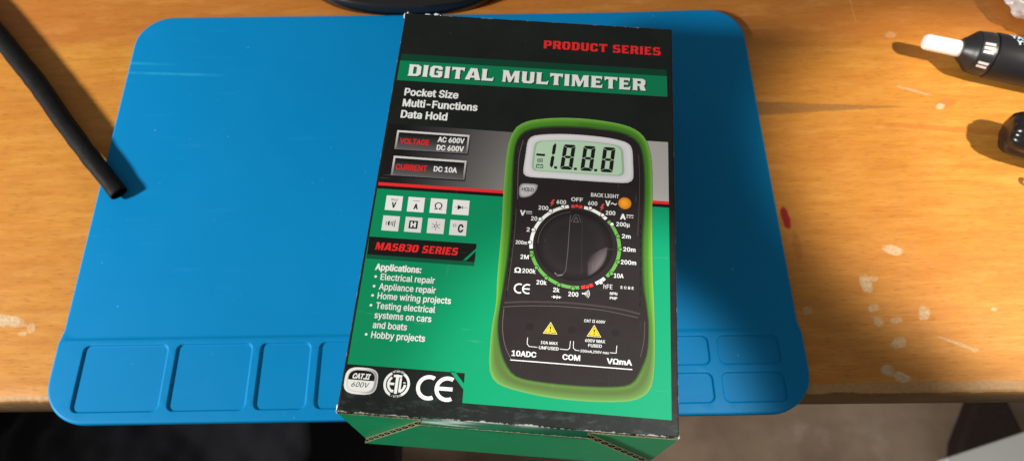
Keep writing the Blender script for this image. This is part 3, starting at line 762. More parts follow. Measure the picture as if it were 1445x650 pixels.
# display
P = Print()
fr = catmull([(62.2, 81.5), (62.6, 74.4), (63.1, 67.2), (64.7, 64.5), (68.5, 63.2), (76.5, 62.2), (85.5, 61.9), (95.9, 62.3), (103.0, 63.3), (107.2, 64.9), (108.7, 68.0), (109.1, 74.4), (109.3, 80.6), (108.7, 83.0), (106.2, 84.3), (98, 84.6), (86, 84.6), (75.4, 84.5), (65.6, 84.6), (62.9, 83.7)], 5)
lc = catmull([(65.7, 79.2), (65.8, 74.6), (66.1, 69.3), (67.2, 67.0), (70.5, 66.1), (79, 65.3), (88.0, 65.0), (97.5, 65.4), (102.6, 66.3), (104.6, 68.3), (105.0, 72.6), (105.3, 78.3), (104.8, 80.4), (102.6, 81.2), (94.6, 81.3), (85.2, 81.3), (76.4, 81.3), (67.5, 81.3), (66.2, 80.6)], 5)
c2 = Vector((85.5, 73.5)); FR = resample(fr, c2, 110); LC = resample(lc, c2, 110)
P.strip(FR, LC, [rgb(196, 196, 200), rgb(222, 222, 226), rgb(216, 216, 220), rgb(206, 208, 210)], 5)
P.poly(LC, rgb(150, 186, 158), 5.4)
P.poly([tuple(Vector(p).lerp(c2, .045)) for p in LC], rgb(182, 212, 184), 6)
# seven segment digits
def seg_digit(x, y0, w, h, sl):
    t_ = 1.62; g = .06
    def q(a, b): return (x + a + (h - b) * sl, y0 + b)
    m_ = h / 2; a = w; ps = []
    ps.append([q(g, g * .6 + .5), q(.7, 0), q(a - .7, 0), q(a - g, g * .6 + .5), q(a - t_ - .05, t_), q(t_ + .05, t_)])
    ps.append([q(g, h - .5), q(.7, h), q(a - .7, h), q(a - g, h - .5), q(a - t_ - .05, h - t_), q(t_ + .05, h - t_)])
    ps.append([q(t_ * .65, m_), q(t_ + .15, m_ - .62), q(a - t_ - .15, m_ - .62), q(a - t_ * .65, m_), q(a - t_ - .15, m_ + .62), q(t_ + .15, m_ + .62)])
    for s_ in (0, 1):
        f = (lambda u: u) if s_ == 0 else (lambda u: a - u)
        ps.append([q(f(0), .8), q(f(0), m_ - .25), q(f(t_ * .45), m_ - .12), q(f(t_), m_ - .75), q(f(t_), t_ + .15)])
        ps.append([q(f(0), h - .8), q(f(0), m_ + .25), q(f(t_ * .45), m_ + .12), q(f(t_), m_ + .75), q(f(t_), h - t_ - .15)])
    return ps
LCD = (.008, .010, .008); sl = .09
for x in (77.8, 86.5, 95.1): P.poly(seg_digit(x, 67.3, 5.2, 12.5, sl), LCD, 7)
def sp(a, b): return (73.2 + a + (12.4 - b) * sl, 67.0 + b)
P.poly([[sp(.9, 0), sp(1.45, .9), sp(1.45, 5.2), sp(.7, 6.0), sp(.05, 5.2), sp(.05, 1.4)], [sp(.7, 6.3), sp(1.45, 7.1), sp(1.45, 11.2), sp(.9, 12.4), sp(.05, 11.2), sp(.05, 7.1)]], LCD, 7)
for x, y in ((75.9, 79.15), (84.4, 79.15), (93.1, 79.15)): P.poly([(x - .62, y - .6), (x + .62, y - .6), (x + .62, y + .6), (x - .62, y + .6)], LCD, 7)
P.poly([(67.3, 72.8), (71.0, 72.8), (71.0, 73.9), (67.3, 73.9)], LCD, 7)
P.poly([R_(67.9, 75.2, 70.1, 77.0)], LCD, 7, [R_(68.15, 75.45, 69.85, 76.75)]); P.poly([R_(68.5, 75.7, 68.8, 76.5), R_(69.2, 75.7, 69.5, 76.5), R_(68.7, 76.0, 69.3, 76.2)], LCD, 7)
P.poly([R_(67.5, 78.2, 70.5, 79.9), R_(68.0, 77.9, 68.6, 78.3), R_(69.5, 77.9, 70.1, 78.3)], LCD, 7, [R_(67.75, 78.5, 70.25, 79.6)]); P.poly([R_(68.2, 79.0, 68.9, 79.2), R_(69.2, 79.0, 69.8, 79.2)], LCD, 7)
P.build('display', pic)
P = Print()
hb = catmull([(61.2, 89.2), (62.4, 87.9), (66.0, 87.7), (68.4, 87.9), (68.9, 88.8), (68.1, 91.3), (66.4, 93.4), (64.2, 94.4), (62.0, 94.5), (61.2, 93.2), (61.0, 91)], 5)
c3 = Vector((64.3, 90.8)); HB = resample(hb, c3, 50)
P.strip(HB, [tuple(c3)] * 50, [rgb(120, 120, 122), rgb(196, 196, 198), lambda u, v: mixc(rgb(205, 205, 206), rgb(150, 150, 152), (u + v - 152) / 8), rgb(185, 185, 187)], 5)
P.text('HOLD', 62.2, 91.5, 1.75, 5.0, rgb(56, 56, 58), 6, .01)
P.build('hold_button', pic)
P = Print(); P.strip(disc(105.8, 94.0, 2.75, 40), [(105.3, 93.5)] * 40, [rgb(196, 116, 20), rgb(236, 152, 34), rgb(244, 166, 50)], 5); P.build('light_button', pic)
# scale ring
P = Print(); dc = (85.8, 115.1); RO, RI = 18.75, 17.35
def ang(x, y): return math.atan2(y - dc[1], x - dc[0])
GRN = rgb(96, 160, 74); RDD = rgb(214, 56, 48); WH = (.76, .78, .76)
def arcb(p, q, col):
    a0, a1 = ang(*p), ang(*q)
    if a1 < a0: a1 += 2 * pi
    P.poly(band(*dc, RI, RO, a0, a1, 30), col, 5)
arcb((68.1, 117.6), (82.5, 97.8), WH); arcb((83.5, 97.6), (88.1, 97.4), RDD); arcb((88.8, 97.5), (98.0, 102.2), WH)
arcb((98.8, 103.0), (98.9, 127.4), GRN); arcb((98.1, 128.2), (94.6, 130.7), WH); arcb((93.4, 131.2), (88.9, 132.7), RDD); arcb((88.1, 132.9), (68.2, 118.6), GRN)
DARKD = rgb(20, 17, 17)
for (x, y), cd in zip([(79.9, 97.6), (74.9, 100.0), (70.8, 104.1), (68.3, 109.2), (67.2, 114.9), (68.2, 120.6), (70.6, 125.8), (74.8, 129.9), (80.0, 132.5), (85.7, 133.6), (91.4, 132.5), (96.7, 130.2), (100.8, 126.0), (103.4, 120.8), (104.2, 115.2), (103.2, 109.4), (100.6, 104.2), (96.6, 100.3), (91.4, 97.5), (85.8, 96.8)],
        [WH] * 5 + [GRN] * 5 + [RDD, WH] + [GRN] * 4 + [WH] * 3 + [RDD]):
    P.poly([disc(x, y, .98, 18)], DARKD, 6); P.poly([disc(x, y, .72, 16)], cd, 7)
def bolt(x, y):
    P.poly([(x + 1.1, y - 1.7), (x + .2, y - .1), (x + .9, y - .1), (x - .7, y + 1.8), (x - .2, y + .35), (x - .9, y + .35), (x + .2, y - 1.7)], rgb(196, 78, 66), 6)
bolt(75.4, 96.2); bolt(96.3, 96.7)
P.build('scale_ring', pic)
# rotary knob picture
P = Print(); kc = (85.4, 114.6)
def kcol(u, v):
    dx, dy = u - kc[0], v - kc[1]; r = math.hypot(dx, dy) / 15.7
    base = rgb(36, 31, 32); c_ = base
    if r > .9: c_ = mixc(base, rgb(20, 17, 18), (r - .9) * 10)
    return c_
P.strip(disc(*kc, 15.7, 80), [kc] * 80, [rgb(22, 18, 19), rgb(37, 32, 33), rgb(32, 28, 29), rgb(32, 28, 29), rgb(34, 29, 30)], 5)
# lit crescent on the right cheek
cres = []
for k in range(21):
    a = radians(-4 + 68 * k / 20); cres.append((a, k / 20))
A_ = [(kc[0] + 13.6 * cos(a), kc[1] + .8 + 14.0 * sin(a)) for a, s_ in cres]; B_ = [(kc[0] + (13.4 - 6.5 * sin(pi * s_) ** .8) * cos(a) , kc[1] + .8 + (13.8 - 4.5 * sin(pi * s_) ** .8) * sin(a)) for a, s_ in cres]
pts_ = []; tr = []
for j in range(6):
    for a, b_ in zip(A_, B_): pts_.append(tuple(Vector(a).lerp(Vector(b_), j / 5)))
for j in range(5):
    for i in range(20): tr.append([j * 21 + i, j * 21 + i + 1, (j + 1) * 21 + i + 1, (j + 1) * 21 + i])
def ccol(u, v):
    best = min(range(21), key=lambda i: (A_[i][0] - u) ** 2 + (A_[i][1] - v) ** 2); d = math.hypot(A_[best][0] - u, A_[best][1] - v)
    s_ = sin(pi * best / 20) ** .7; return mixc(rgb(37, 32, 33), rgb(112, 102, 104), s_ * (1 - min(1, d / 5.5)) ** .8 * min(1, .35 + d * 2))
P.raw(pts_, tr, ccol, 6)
polyline(P, [(83.3, 101.2), (83.1, 108), (82.9, 118), (82.4, 126.2), (81.4, 127.8), (78.6, 128.4)], .26, rgb(92, 84, 84), 6)
polyline(P, [(78.0, 127.4), (79.3, 128.6), (81.3, 128.2)], .5, rgb(112, 104, 102), 6)
polyline(P, [(88.2, 101.4), (88.4, 108), (88.6, 119), (88.9, 127)], .18, rgb(58, 51, 52), 6)
polyline(P, [(83.6, 104.4), (85.0, 101.0), (86.6, 101.0), (87.8, 104.4)], .25, rgb(84, 77, 77), 6)
polyline(P, [(84.6, 104.3), (85.7, 101.9), (86.7, 104.3), (84.6, 104.3)], .3, rgb(92, 85, 85), 6)
polyline(P, [(kc[0] + 14.9 * cos(radians(a)), kc[1] + 14.9 * sin(radians(a))) for a in range(178, 268, 6)], .2, rgb(88, 82, 82), 6)
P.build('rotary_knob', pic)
# small lettering on the meter
P = Print()
def tt(s, u, v, w, cap=1.85, b=.013, col=WH, **k): P.text(s, u, v, cap, w, col, 6, b, **k)
tt('BACK LIGHT', 91.5, 91.9, 11.8, 1.75, .012); tt('OFF', 83.3, 94.7, 4.9, 1.8)
tt('200', 69.8, 99.7, 4.1); tt('600', 77.2, 96.4, 4.0); tt('600', 90.4, 96.0, 3.9); tt('V', 97.6, 95.8, 2.2, 2.5, .03); polyline(P, [(100.0, 94.9), (100.6, 94.3), (101.2, 94.7), (101.8, 95.1), (102.4, 94.4)], .4, WH, 6)
tt('200', 97.9, 99.9, 4.0); tt('A', 103.9, 101.5, 2.4, 2.5, .03); P.poly([line(106.5, 99.5, 109.5, 99.5, .35)] + [line(106.5 + k * 1.1, 100.5, 107.2 + k * 1.1, 100.5, .3) for k in range(3)], WH, 6)
tt('200µ', 102.4, 104.8, 5.6); tt('2m', 104.8, 110.1, 3.6); tt('20m', 105.4, 115.9, 5.0); tt('200m', 104.5, 121.6, 6.2); tt('10A', 101.8, 127.7, 3.9)
tt('hFE', 97.8, 132.7, 3.5, 1.9, .0); tt('E C B E', 104.6, 132.2, 5.2, 1.1, .012); tt('NPN', 100.4, 135.1, 2.9, 1.15, .01); tt('PNP', 100.4, 137.0, 2.9, 1.15, .01)
tt('200', 83.9, 136.9, 4.0); tt('2k', 77.8, 135.6, 2.6); tt('20k', 71.0, 132.9, 4.1); tt('200k', 65.0, 128.4, 5.4); tt('2M', 63.8, 122.4, 3.4); tt('200m', 61.4, 116.0, 4.7, 1.6)
tt('2', 65.5, 110.1, 1.3); tt('20', 67.0, 104.9, 2.6); tt('V', 62.2, 102.9, 2.3, 2.4, .03); P.poly([line(64.8, 101.0, 67.2, 101.0, .32)] + [line(64.8 + k * .9, 101.9, 65.4 + k * .9, 101.9, .28) for k in range(3)], WH, 6)
tt('Ω', 61.8, 128.5, 2.7, 2.2, .02)
ce(P, 64.3, 135.2, 2.15, .6, WH, 6, 3.3)
P.poly([[(78.1, 137.0), (79.3, 137.7), (78.1, 138.4)], line(77.3, 137.7, 81.2, 137.7, .22), line(79.5, 136.9, 79.5, 138.5, .3), [(80.7, 137.1), (79.7, 137.7), (80.7, 138.3)]], WH, 6)
P.poly([disc(89.6, 135.4, .35, 12), disc(90.4, 135.4, .45, 12)] + [band(89.8, 135.4, r_, r_ + .22, radians(-42), radians(42), 8) for r_ in (1.2, 1.8, 2.4)], WH, 6)
tt('CAT II 600V', 90.6, 147.1, 8.2, 1.15, .01); tt('600V MAX', 91.2, 155.0, 7.8, 1.2, .012); tt('FUSED', 92.5, 156.9, 5.2, 1.2, .012); tt('10A MAX', 74.2, 157.1, 6.6, 1.15, .012); tt('UNFUSED', 73.6, 159.2, 7.6, 1.2, .012); tt('200mA,250V max', 89.6, 159.2, 11.0, 1.0, .01)
tt('10ADC', 63.3, 162.6, 9.5, 2.1, .02); tt('COM', 82.8, 162.6, 6.8, 2.1, .02); tt('VΩmA', 99.7, 162.9, 9.7, 2.1, .02)
P.poly([line(63.0, 164.3, 109.5, 164.5, .38)], WH, 6)
polyline(P, [(69.0, 155.0), (69.0, 157.6), (69.8, 158.5), (73.0, 158.6)], .24, WH, 6); polyline(P, [(81.6, 158.6), (84.6, 158.7), (85.4, 158.0), (85.6, 155.1)], .24, WH, 6)
polyline(P, [(86.8, 155.1), (86.8, 157.8), (87.6, 158.6), (89.2, 158.7)], .24, WH, 6); polyline(P, [(100.9, 158.6), (103.3, 158.6), (103.5, 155.6)], .24, WH, 6)
P.build('meter_lettering', pic)
def warn(cx, cy, lb):
    P = Print()
    P.poly([(cx, cy - 2.6), (cx + 2.8, cy + 2.2), (cx - 2.8, cy + 2.2)], rgb(238, 226, 150), 6)
    P.poly([(cx, cy - 2.1), (cx + 2.35, cy + 1.95), (cx - 2.35, cy + 1.95)], rgb(24, 20, 12), 7)
    P.poly([(cx, cy - 1.7), (cx + 2.0, cy + 1.7), (cx - 2.0, cy + 1.7)], rgb(240, 196, 30), 8)
    P.poly([[(cx - .3, cy - .7), (cx + .3, cy - .7), (cx + .12, cy + .6), (cx - .12, cy + .6)], disc(cx, cy + 1.1, .28, 12)], (.01, .01, .01), 9)
    P.build('warning_triangle', pic, lb)
warn(77.6, 150.7, 'yellow warning triangle above 10A MAX UNFUSED'); warn(94.6, 150.6, 'yellow warning triangle above 600V MAX FUSED')

# ================================================================== THE MAT
SIL = mat_silicone()
def rrect(x0, x1, y0, y1, r, n=8):
    o = []
    for cx, cy, a0 in ((x1 - r, y1 - r, 0), (x0 + r, y1 - r, pi / 2), (x0 + r, y0 + r, pi), (x1 - r, y0 + r, 3 * pi / 2)):
        for k in range(n + 1): a = a0 + pi / 2 * k / n; o.append((cx + r * cos(a), cy + r * sin(a)))
    return o
def dense(loop, step=6.0):
    o = []
    for p, q in zip(loop, loop[1:] + loop[:1]):
        d = math.dist(p, q); m_ = max(1, int(d / step))
        for k in range(m_): o.append((p[0] + (q[0] - p[0]) * k / m_, p[1] + (q[1] - p[1]) * k / m_))
    return o
MW, MD = 350.0, 232.6
bm = bmesh.new()
def ss(a, b_, x): t_ = max(0, min(1, (x - a) / (b_ - a))); return t_ * t_ * (3 - 2 * t_)
def mv(x, y, z):
    k = 1 - ss(37.5, 41, y)
    x = MW / 2 + (x - MW / 2) * (1 + .0055 * k)
    if z > 2.6: z = z - .8 * ss(38.6, 40.4, y)
    y += 1.5 * ss(260, 350, x) * ss(180, 232, y) * 1.0
    # the sheet droops a touch where it hangs over the table edge
    z -= 0.35 * max(0, (11 - y) / 11) ** 1.5
    return bm.verts.new((x, y, z))
prof = [(0.25, .02), (0, .7), (0, 3.0), (.25, 3.6), (.75, 3.93), (1.4, 4.0)]
base_loop = dense(rrect(0, MW, 0, MD, 20.0, 14), 6)
rings = []
for ins, z in prof:
    lp = dense(rrect(0, MW, 0, MD, 20.0, 14), 6)
    c_ = Vector((MW / 2, MD / 2)); out_ = []
    n_ = len(lp)
    for i in range(n_):
        p = Vector(lp[i]); tn = (Vector(lp[(i + 1) % n_]) - Vector(lp[i - 1])).normalized(); nn = Vector((-tn.y, tn.x))
        out_.append(p + nn * ins)
    rings.append([mv(p.x, p.y, z) for p in out_]); last = out_
for a, b_ in zip(rings, rings[1:]):
    n_ = len(a)
    for k in range(n_): bm.faces.new([a[k], a[(k + 1) % n_], b_[(k + 1) % n_], b_[k]])
bm.faces.new(list(reversed(rings[0])))
cells = [(12.5, 52.8, 4.8, 37), (55.8, 92.0, 4.8, 37), (94.9, 119.3, 4.8, 37), (122.3, 180, 4.8, 37)]
for x0, x1 in ((183, 240), (243, 305.3), (308.5, 338.3)): cells += [(x0, x1, 22.4, 37.2), (x0, x1, 4.8, 19.6)]
holes = []
cell_rings = []
for (x0, x1, y0, y1) in cells:
    rs = []
    for ins, z in ((0, 4.0), (.3, 3.93), (.55, 3.7), (.7, 3.25), (.9, 3.08), (1.3, 3.02)):
        rs.append([(p, z) for p in rrect(x0 + ins, x1 - ins, y0 + ins, y1 - ins, 3.4 - ins * .8, 6)])
    cell_rings.append(rs)
# top surface triangulated between the outline and the cells
pts = [tuple(p) for p in last]; edges = [(i, (i + 1) % len(pts)) for i in range(len(pts))]
nout = len(pts)
hl = []
for rs in cell_rings:
    lp = dense([p for p, z in rs[0]], 5); o0 = len(pts); pts += lp; m_ = len(lp); edges += [(o0 + i, o0 + (i + 1) % m_) for i in range(m_)]; hl.append(lp)
# step line and inner support points for smooth bending
for yy in (38.3, 39.0, 39.6, 40.2, 41.0):
    o0 = len(pts)
    row = [(2.0 + (MW - 4.0) * i / 70, yy) for i in range(71)]
    pts += row; edges += [(o0 + i, o0 + i + 1) for i in range(70)]
for i in range(1, 43):
    for j in range(0, 24): pts.append((MW * i / 43, 48 + 178 * j / 23))
def inside(p, lp):
    c_ = False; j = len(lp) - 1
    for i in range(len(lp)):
        if (lp[i][1] > p[1]) != (lp[j][1] > p[1]) and p[0] < (lp[j][0] - lp[i][0]) * (p[1] - lp[i][1]) / (lp[j][1] - lp[i][1]) + lp[i][0]: c_ = not c_
        j = i
    return c_
V_, E_, F_, ov, oe, of_ = delaunay_2d_cdt([Vector(p) for p in pts], edges, [], 0, 1e-4)
outl = [tuple(p) for p in last]; bmv = {}
def gv(i):
    if i not in bmv: bmv[i] = mv(V_[i].x, V_[i].y, 4.0)
    return bmv[i]
for tri in F_:
    c_ = sum((V_[i] for i in tri), Vector((0, 0))) / len(tri)
    if not inside(c_, outl): continue
    if any(inside(c_, lp) for lp in hl): continue
    bm.faces.new([gv(i) for i in tri])
for rs in cell_rings:
    prev = None
    for r_ in rs:
        lp = dense([p for p, z in r_], 5) if False else [p for p, z in r_]; z = r_[0][1]
        cur = [mv(p[0], p[1], z if z < 2.6 else z) for p in lp]
        if prev:
            n_ = len(cur)
            for k in range(n_): bm.faces.new([prev[k], prev[(k + 1) % n_], cur[(k + 1) % n_], cur[k]])
        prev = cur
    bm.faces.new(prev)
bmesh.ops.remove_doubles(bm, verts=bm.verts, dist=.003)
bmesh.ops.recalc_face_normals(bm, faces=bm.faces)
mat_o = from_bm('silicone_mat', bm, SIL)
smooth_by_angle(mat_o, 50)
wn = mat_o.modifiers.new('normals', 'WEIGHTED_NORMAL'); wn.keep_sharp = True
tag(mat_o, 'blue silicone work mat with shallow tray compartments along its front edge, lying on the table', 'work mat')

# ================================================================== TABLE
marks = [(388.5, 63, 2.6, 4.2, .1, .95), (392.5, 65.5, 2.2, 1.3, 0, .6), (406.0, 81.0, 4.4, 2.4, -.3, 1.0), (389.2, 50.5, 2.6, 1.7, .4, .6), (390.3, 43.5, 1.9, 2.6, .5, .75), (399, 44, 2.6, 1.3, 0, .55), (413.2, 47.5, 2.4, 3.2, -.4, .8), (397.6, 33.0, 3.2, 2.2, .6, .85), (389.5, 19.5, 3.0, 2.4, 0, 1.0), (395, 16.5, 3.4, 2.2, -.3, 1.0),
         (452.3, 166.4, 2.4, 1.6, .6, .9), (440, 177, 9, .8, -.35, .55), (-29.7, 50.6, 7.5, 2.6, -.2, 1.0), (-17.6, 46.8, 1.6, 2.2, .2, .6), (-21.5, 44, 1.9, 1.0, 0, .6), (357.2, 49.5, 2.2, 2.0, .2, .45), (426, 32, 9, .7, -.4, .7), (433, 29, 1.8, 1.0, 0, .9), (448, 49, 1.4, .9, 0, .9), (415, 47, .8, .8, 0, .9), (30, 214, 4, 1.2, -.2, .55), (436, 216, 3, 2, 0, .35), (464, 212, 5, .9, -.5, .35)]
darks = [(354.9, 99.5, 2.3, 6.8, .06, rgb(150, 22, 22), 1.0), (358, 84, 2.2, 9, 0, rgb(150, 70, 30), .3), (470, 150, 60, 2, -.1, rgb(170, 88, 30), .4), (456, 168.5, 6, 3, .2, rgb(186, 92, 44), .5)]
WOOD = mat_wood(marks, darks)
bm = bmesh.new()
X0, X1, YB, TH = -620.0, 960.0, 620.0, 22.0
xs = []; x = X0
while x < X1:
    xs.append(x); x += 1.2 if -80 < x < 520 else 30
xs.append(X1)
rows = []
for x in xs:
    j = noise.noise((x * .12, 0, 0)) * .5 + noise.noise((x * .5, 3, 0)) * .35 + noise.noise((x * 1.3, 7, 0)) * .2
    bite = max(0, noise.noise((x * .045, 11, 0)) - .25) * 2.2
    y0 = 9.6 - (x - 200) * .0062
    rows.append([bm.verts.new(c) for c in ((x, YB, -TH), (x, YB, 0), (x, y0 + 9, 0), (x, y0 + 2.4 + bite, 0), (x, y0 + 1.2 + j + bite, -.45), (x, y0 + .3 + j * .8, -1.6), (x, y0 + j * .2, -4), (x, y0, -TH + 1), (x, y0 + .8, -TH))])
for a, b_ in zip(rows, rows[1:]):
    for k in range(9): bm.faces.new([a[k], a[(k + 1) % 9], b_[(k + 1) % 9], b_[k]])
bm.faces.new(rows[0]); bm.faces.new(list(reversed(rows[-1])))
bmesh.ops.recalc_face_normals(bm, faces=bm.faces)
table = thing('table', 'worn orange wooden table top with pale glue spots and a chipped front edge', 'table', (170, 300, -750))
to = from_bm('tabletop', bm, WOOD, table, loc=(-.170, -.300, .750)); smooth_by_angle(to, 60)
LEGW = mat_simple('dark_wood', rgb(92, 60, 34), .6)
for lx, ly in ((-560, 560), (900, 560), (-560, 330), (900, 330)):
    bm = bmesh.new(); add_box(bm, lx - 170 - 25, lx - 170 + 25, ly - 300 - 25, ly - 300 + 25, 0, 750 - TH - .2)
    lg_ = from_bm('leg', bm, LEGW, table); bevel(lg_, 3)

# ================================================================== BLACK TUBE
TUBE = mat_simple('matt_black_rubber', (.0045, .0045, .005), .6, .14, 0, 220, .8, .7)
TIN = mat_simple('tube_bore', (.004, .004, .004), .9, .1, 0, 300, 0, .1)
def cat3(pts, n):
    o = []
    for i in range(len(pts) - 1):
        p = [Vector(pts[min(max(i + k, 0), len(pts) - 1)]) for k in (-1, 0, 1, 2)]
        for j in range(n):
            t_ = j / n
            o.append(0.5 * ((2 * p[1]) + (-p[0] + p[2]) * t_ + (2 * p[0] - 5 * p[1] + 4 * p[2] - p[3]) * t_ * t_ + (-p[0] + 3 * p[1] - 3 * p[2] + p[3]) * t_ ** 3))
    o.append(Vector(pts[-1])); return o
TP = cat3([(13.7, 115.1, 7.0), (-4.9, 135.9, 7.6), (-22.9, 156.6, 7.2), (-43.2, 181.4, 6.6), (-59.2, 199.4, 6.6), (-74.5, 216.4, 6.6), (-97.6, 242.3, 6.0), (-130, 276, 5.4), (-165, 305, 4.9), (-200, 330, 4.8)], 10)
bm = bmesh.new(); seg = 28; ringsO = []; ringsI = []
for i, p in enumerate(TP):
    d = (TP[min(i + 1, len(TP) - 1)] - TP[max(i - 1, 0)]).normalized()
    side = d.cross(Vector((0, 0, 1))).normalized(); up = side.cross(d).normalized()
    s_ = i / len(TP)
    wob = 1 + .06 * noise.noise((i * .35, 0, 0)); a_ = (4.5 + .8 * min(1, i / 30)) * wob; b2 = (2.8 + 1.4 * min(1, s_ * 4)) * (1 + .08 * noise.noise((i * .4, 4, 0)))
    if i == 0: b2 = 2.6
    ro, ri = [], []
    for k in range(seg):
        a = 2 * pi * k / seg; dent = 1 + .05 * noise.noise((cos(a) * 1.2, sin(a) * 1.2, i * .25))
        q = side * cos(a) * a_ * dent + up * sin(a) * b2 * dent
        ro.append(bm.verts.new(p + q)); ri.append(bm.verts.new(p + q * .86))
    ringsO.append(ro); ringsI.append(ri)
for R2, flip, mi in ((ringsO, False, 0), (ringsI, True, 1)):
    for a, b_ in zip(R2, R2[1:]):
        for k in range(seg):
            f = [a[k], a[(k + 1) % seg], b_[(k + 1) % seg], b_[k]]
            bm.faces.new(f[::-1] if flip else f).material_index = mi
for e_ in (0, -1):
    for k in range(seg): bm.faces.new([ringsO[e_][k], ringsI[e_][k], ringsI[e_][(k + 1) % seg], ringsO[e_][(k + 1) % seg]])
bmesh.ops.recalc_face_normals(bm, faces=bm.faces)
tube = from_bm('rubber_tube', bm, [TUBE, TIN], None, True)
tag(tube, 'matt black heat shrink tube, its open end resting on the blue mat', 'tube')

# ================================================================== HAND TOOL WITH WHITE TIP
def axis_at(p, ang_z, tilt=0.0):
    return Matrix.Translation(Vector(p)) @ Matrix.Rotation(ang_z, 4, 'Z') @ Matrix.Rotation(tilt, 4, 'Y')
BLACKPL = mat_simple('black_plastic', (.014, .014, .016), .38, .5, 0, 900, .12, .3)
BODYPL = mat_simple('satin_black_plastic', (.012, .012, .015), .40, .35, 0, 1500, .2, .3)
WHITEPL = mat_simple('white_plastic', (.88, .88, .86), .45, .5, 0, 300, .1, .04)
SILV = mat_simple('silver_plastic', (.72, .72, .74), .3, .6, .3, 300, .1, .1)
PALEB = mat_simple('pale_blue_print', rgb(188, 212, 232), .5)
tool = thing('hand_tool', 'black round hand tool with a white tip, lying on the table at the right', 'tool', (480, 189, 0), radians(-16.5))
AX = Matrix.Translation(Vector((0, 1.6, 12.7)))
def tpart(name, prof, mt, seg=56, par=tool):
    bm = bmesh.new(); lathe(bm, prof, AX, seg); bmesh.ops.recalc_face_normals(bm, faces=bm.faces)
    o = from_bm(name, bm, mt, par); smooth_by_angle(o, 35); return o
tpart('tip', [(-37.0, 2.9), (-36.6, 3.6), (-35.7, 4.15), (-34.5, 4.35), (-17.8, 4.45), (-16.4, 4.2), (-15.6, 3.4)], WHITEPL)
tpart('nose_cone', [(-17.4, 3.5), (-17.4, 5.6), (-16.4, 6.6), (-15.4, 7.2), (-12.6, 9.6), (-11.2, 10.9), (-10.9, 11.0)], BLACKPL)
col_ = tpart('collar', [(-10.8, 10.9), (-10.5, 11.3), (-3.4, 12.0), (-2.9, 11.8), (-2.9, 11.3), (-2.3, 11.3)], BLACKPL)
bodyo = tpart('body', [(-2.2, 11.3), (-2.0, 12.0), (-1.2, 12.4), (26, 12.6), (110, 12.6), (150, 11.8), (156, 11), (158, 6)], BODYPL)
def slot(a_deg, bright=True):
    bm = bmesh.new(); a = radians(a_deg); wdt = radians(3.4)
    vs = []
    for t_, r_ in ((-9.6, 11.46), (-4.4, 12.0)):
        for da in (-wdt, -wdt / 2, 0, wdt / 2, wdt): vs.append(bm.verts.new(AX @ Vector((t_, r_ * cos(a + da), r_ * sin(a + da)))))
        
    for t_, r_ in ((-9.6, 10.8), (-4.4, 11.4)):
        for da in (-wdt, -wdt / 2, 0, wdt / 2, wdt): vs.append(bm.verts.new(AX @ Vector((t_, r_ * cos(a + da), r_ * sin(a + da)))))
    for k in range(4):
        bm.faces.new([vs[k], vs[k + 1], vs[6 + k], vs[5 + k]]); bm.faces.new([vs[10 + k], vs[15 + k], vs[16 + k], vs[11 + k]])
        bm.faces.new([vs[k], vs[10 + k], vs[11 + k], vs[k + 1]]); bm.faces.new([vs[5 + k], vs[6 + k], vs[16 + k], vs[15 + k]])
    bm.faces.new([vs[0], vs[5], vs[15], vs[10]]); bm.faces.new([vs[4], vs[14], vs[19], vs[9]])
    bmesh.ops.recalc_face_normals(bm, faces=bm.faces)
    from_bm('collar_slot', bm, SILV if bright else BLACKPL, col_)
for a in (106, 117, 128, 158, 169): slot(a)
for a in (60, 30, 200, 230, 300): slot(a, False)
# lettering wrapped on the body (cut off by the photograph's edge, as it stands)
bm = bmesh.new()
for s, t0, v0, cap, wd in (('YATO', 2.8, 3.6, 3.8, 13.5), ('YT-8', 5.6, -.6, 3.0, 10.5)):
    V2, F2 = text_mesh(s, .03); xs_ = [p[0] for p in V2]; x0 = min(xs_); sx = wd / (max(xs_) - x0); sy = cap / CAPH(.03); vm = []
    for p in V2:
        arc = v0 + p[1] * sy - .0 * p[0]; r_ = 12.67; a = pi / 2 - arc / r_
        vm.append(bm.verts.new(AX @ Vector((t0 + (p[0] - x0) * sx, r_ * cos(a), r_ * sin(a)))))
    for f in F2:
        try: bm.faces.new([vm[i] for i in f])
        except ValueError: pass
from_bm('body_lettering', bm, PALEB, bodyo)

# ================================================================== BLACK CAP PIECE
GLOSSB = mat_simple('glossy_black_plastic', (.008, .008, .010), .24, .55, 0, 500, .12, .3)
cap = thing('marker', 'glossy black fluted cap end of a marker, lying below the white tipped tool', 'marker', (493, 135.5, 0), radians(-20))
def fluted(bm, prof, M, nseg=96, flutes=8, depth=.09):
    rings = []
    for t_, r_ in prof:
        ring = []
        for k in range(nseg):
            a = 2 * pi * k / nseg; rr = r_ * (1 - depth * (.5 + .5 * cos(a * flutes)) ** 2)
            ring.append(bm.verts.new(M @ Vector((t_, rr * cos(a), rr * sin(a)))))
        rings.append(ring)
    for a, b_ in zip(rings, rings[1:]):
        for k in range(nseg): bm.faces.new([a[k], a[(k + 1) % nseg], b_[(k + 1) % nseg], b_[k]])
    bm.faces.new(list(reversed(rings[0]))); bm.faces.new(rings[-1])
AX2 = Matrix.Translation(Vector((0, 0, 12.5)))
bm = bmesh.new(); fluted(bm, [(-20.5, 5.6), (-20.2, 7.6), (-18.8, 10.0), (-16, 11.6), (-12, 12.3), (26, 12.5), (27, 11.9)], AX2)
bmesh.ops.recalc_face_normals(bm, faces=bm.faces); o = from_bm('cap', bm, GLOSSB, cap); smooth_by_angle(o, 40)
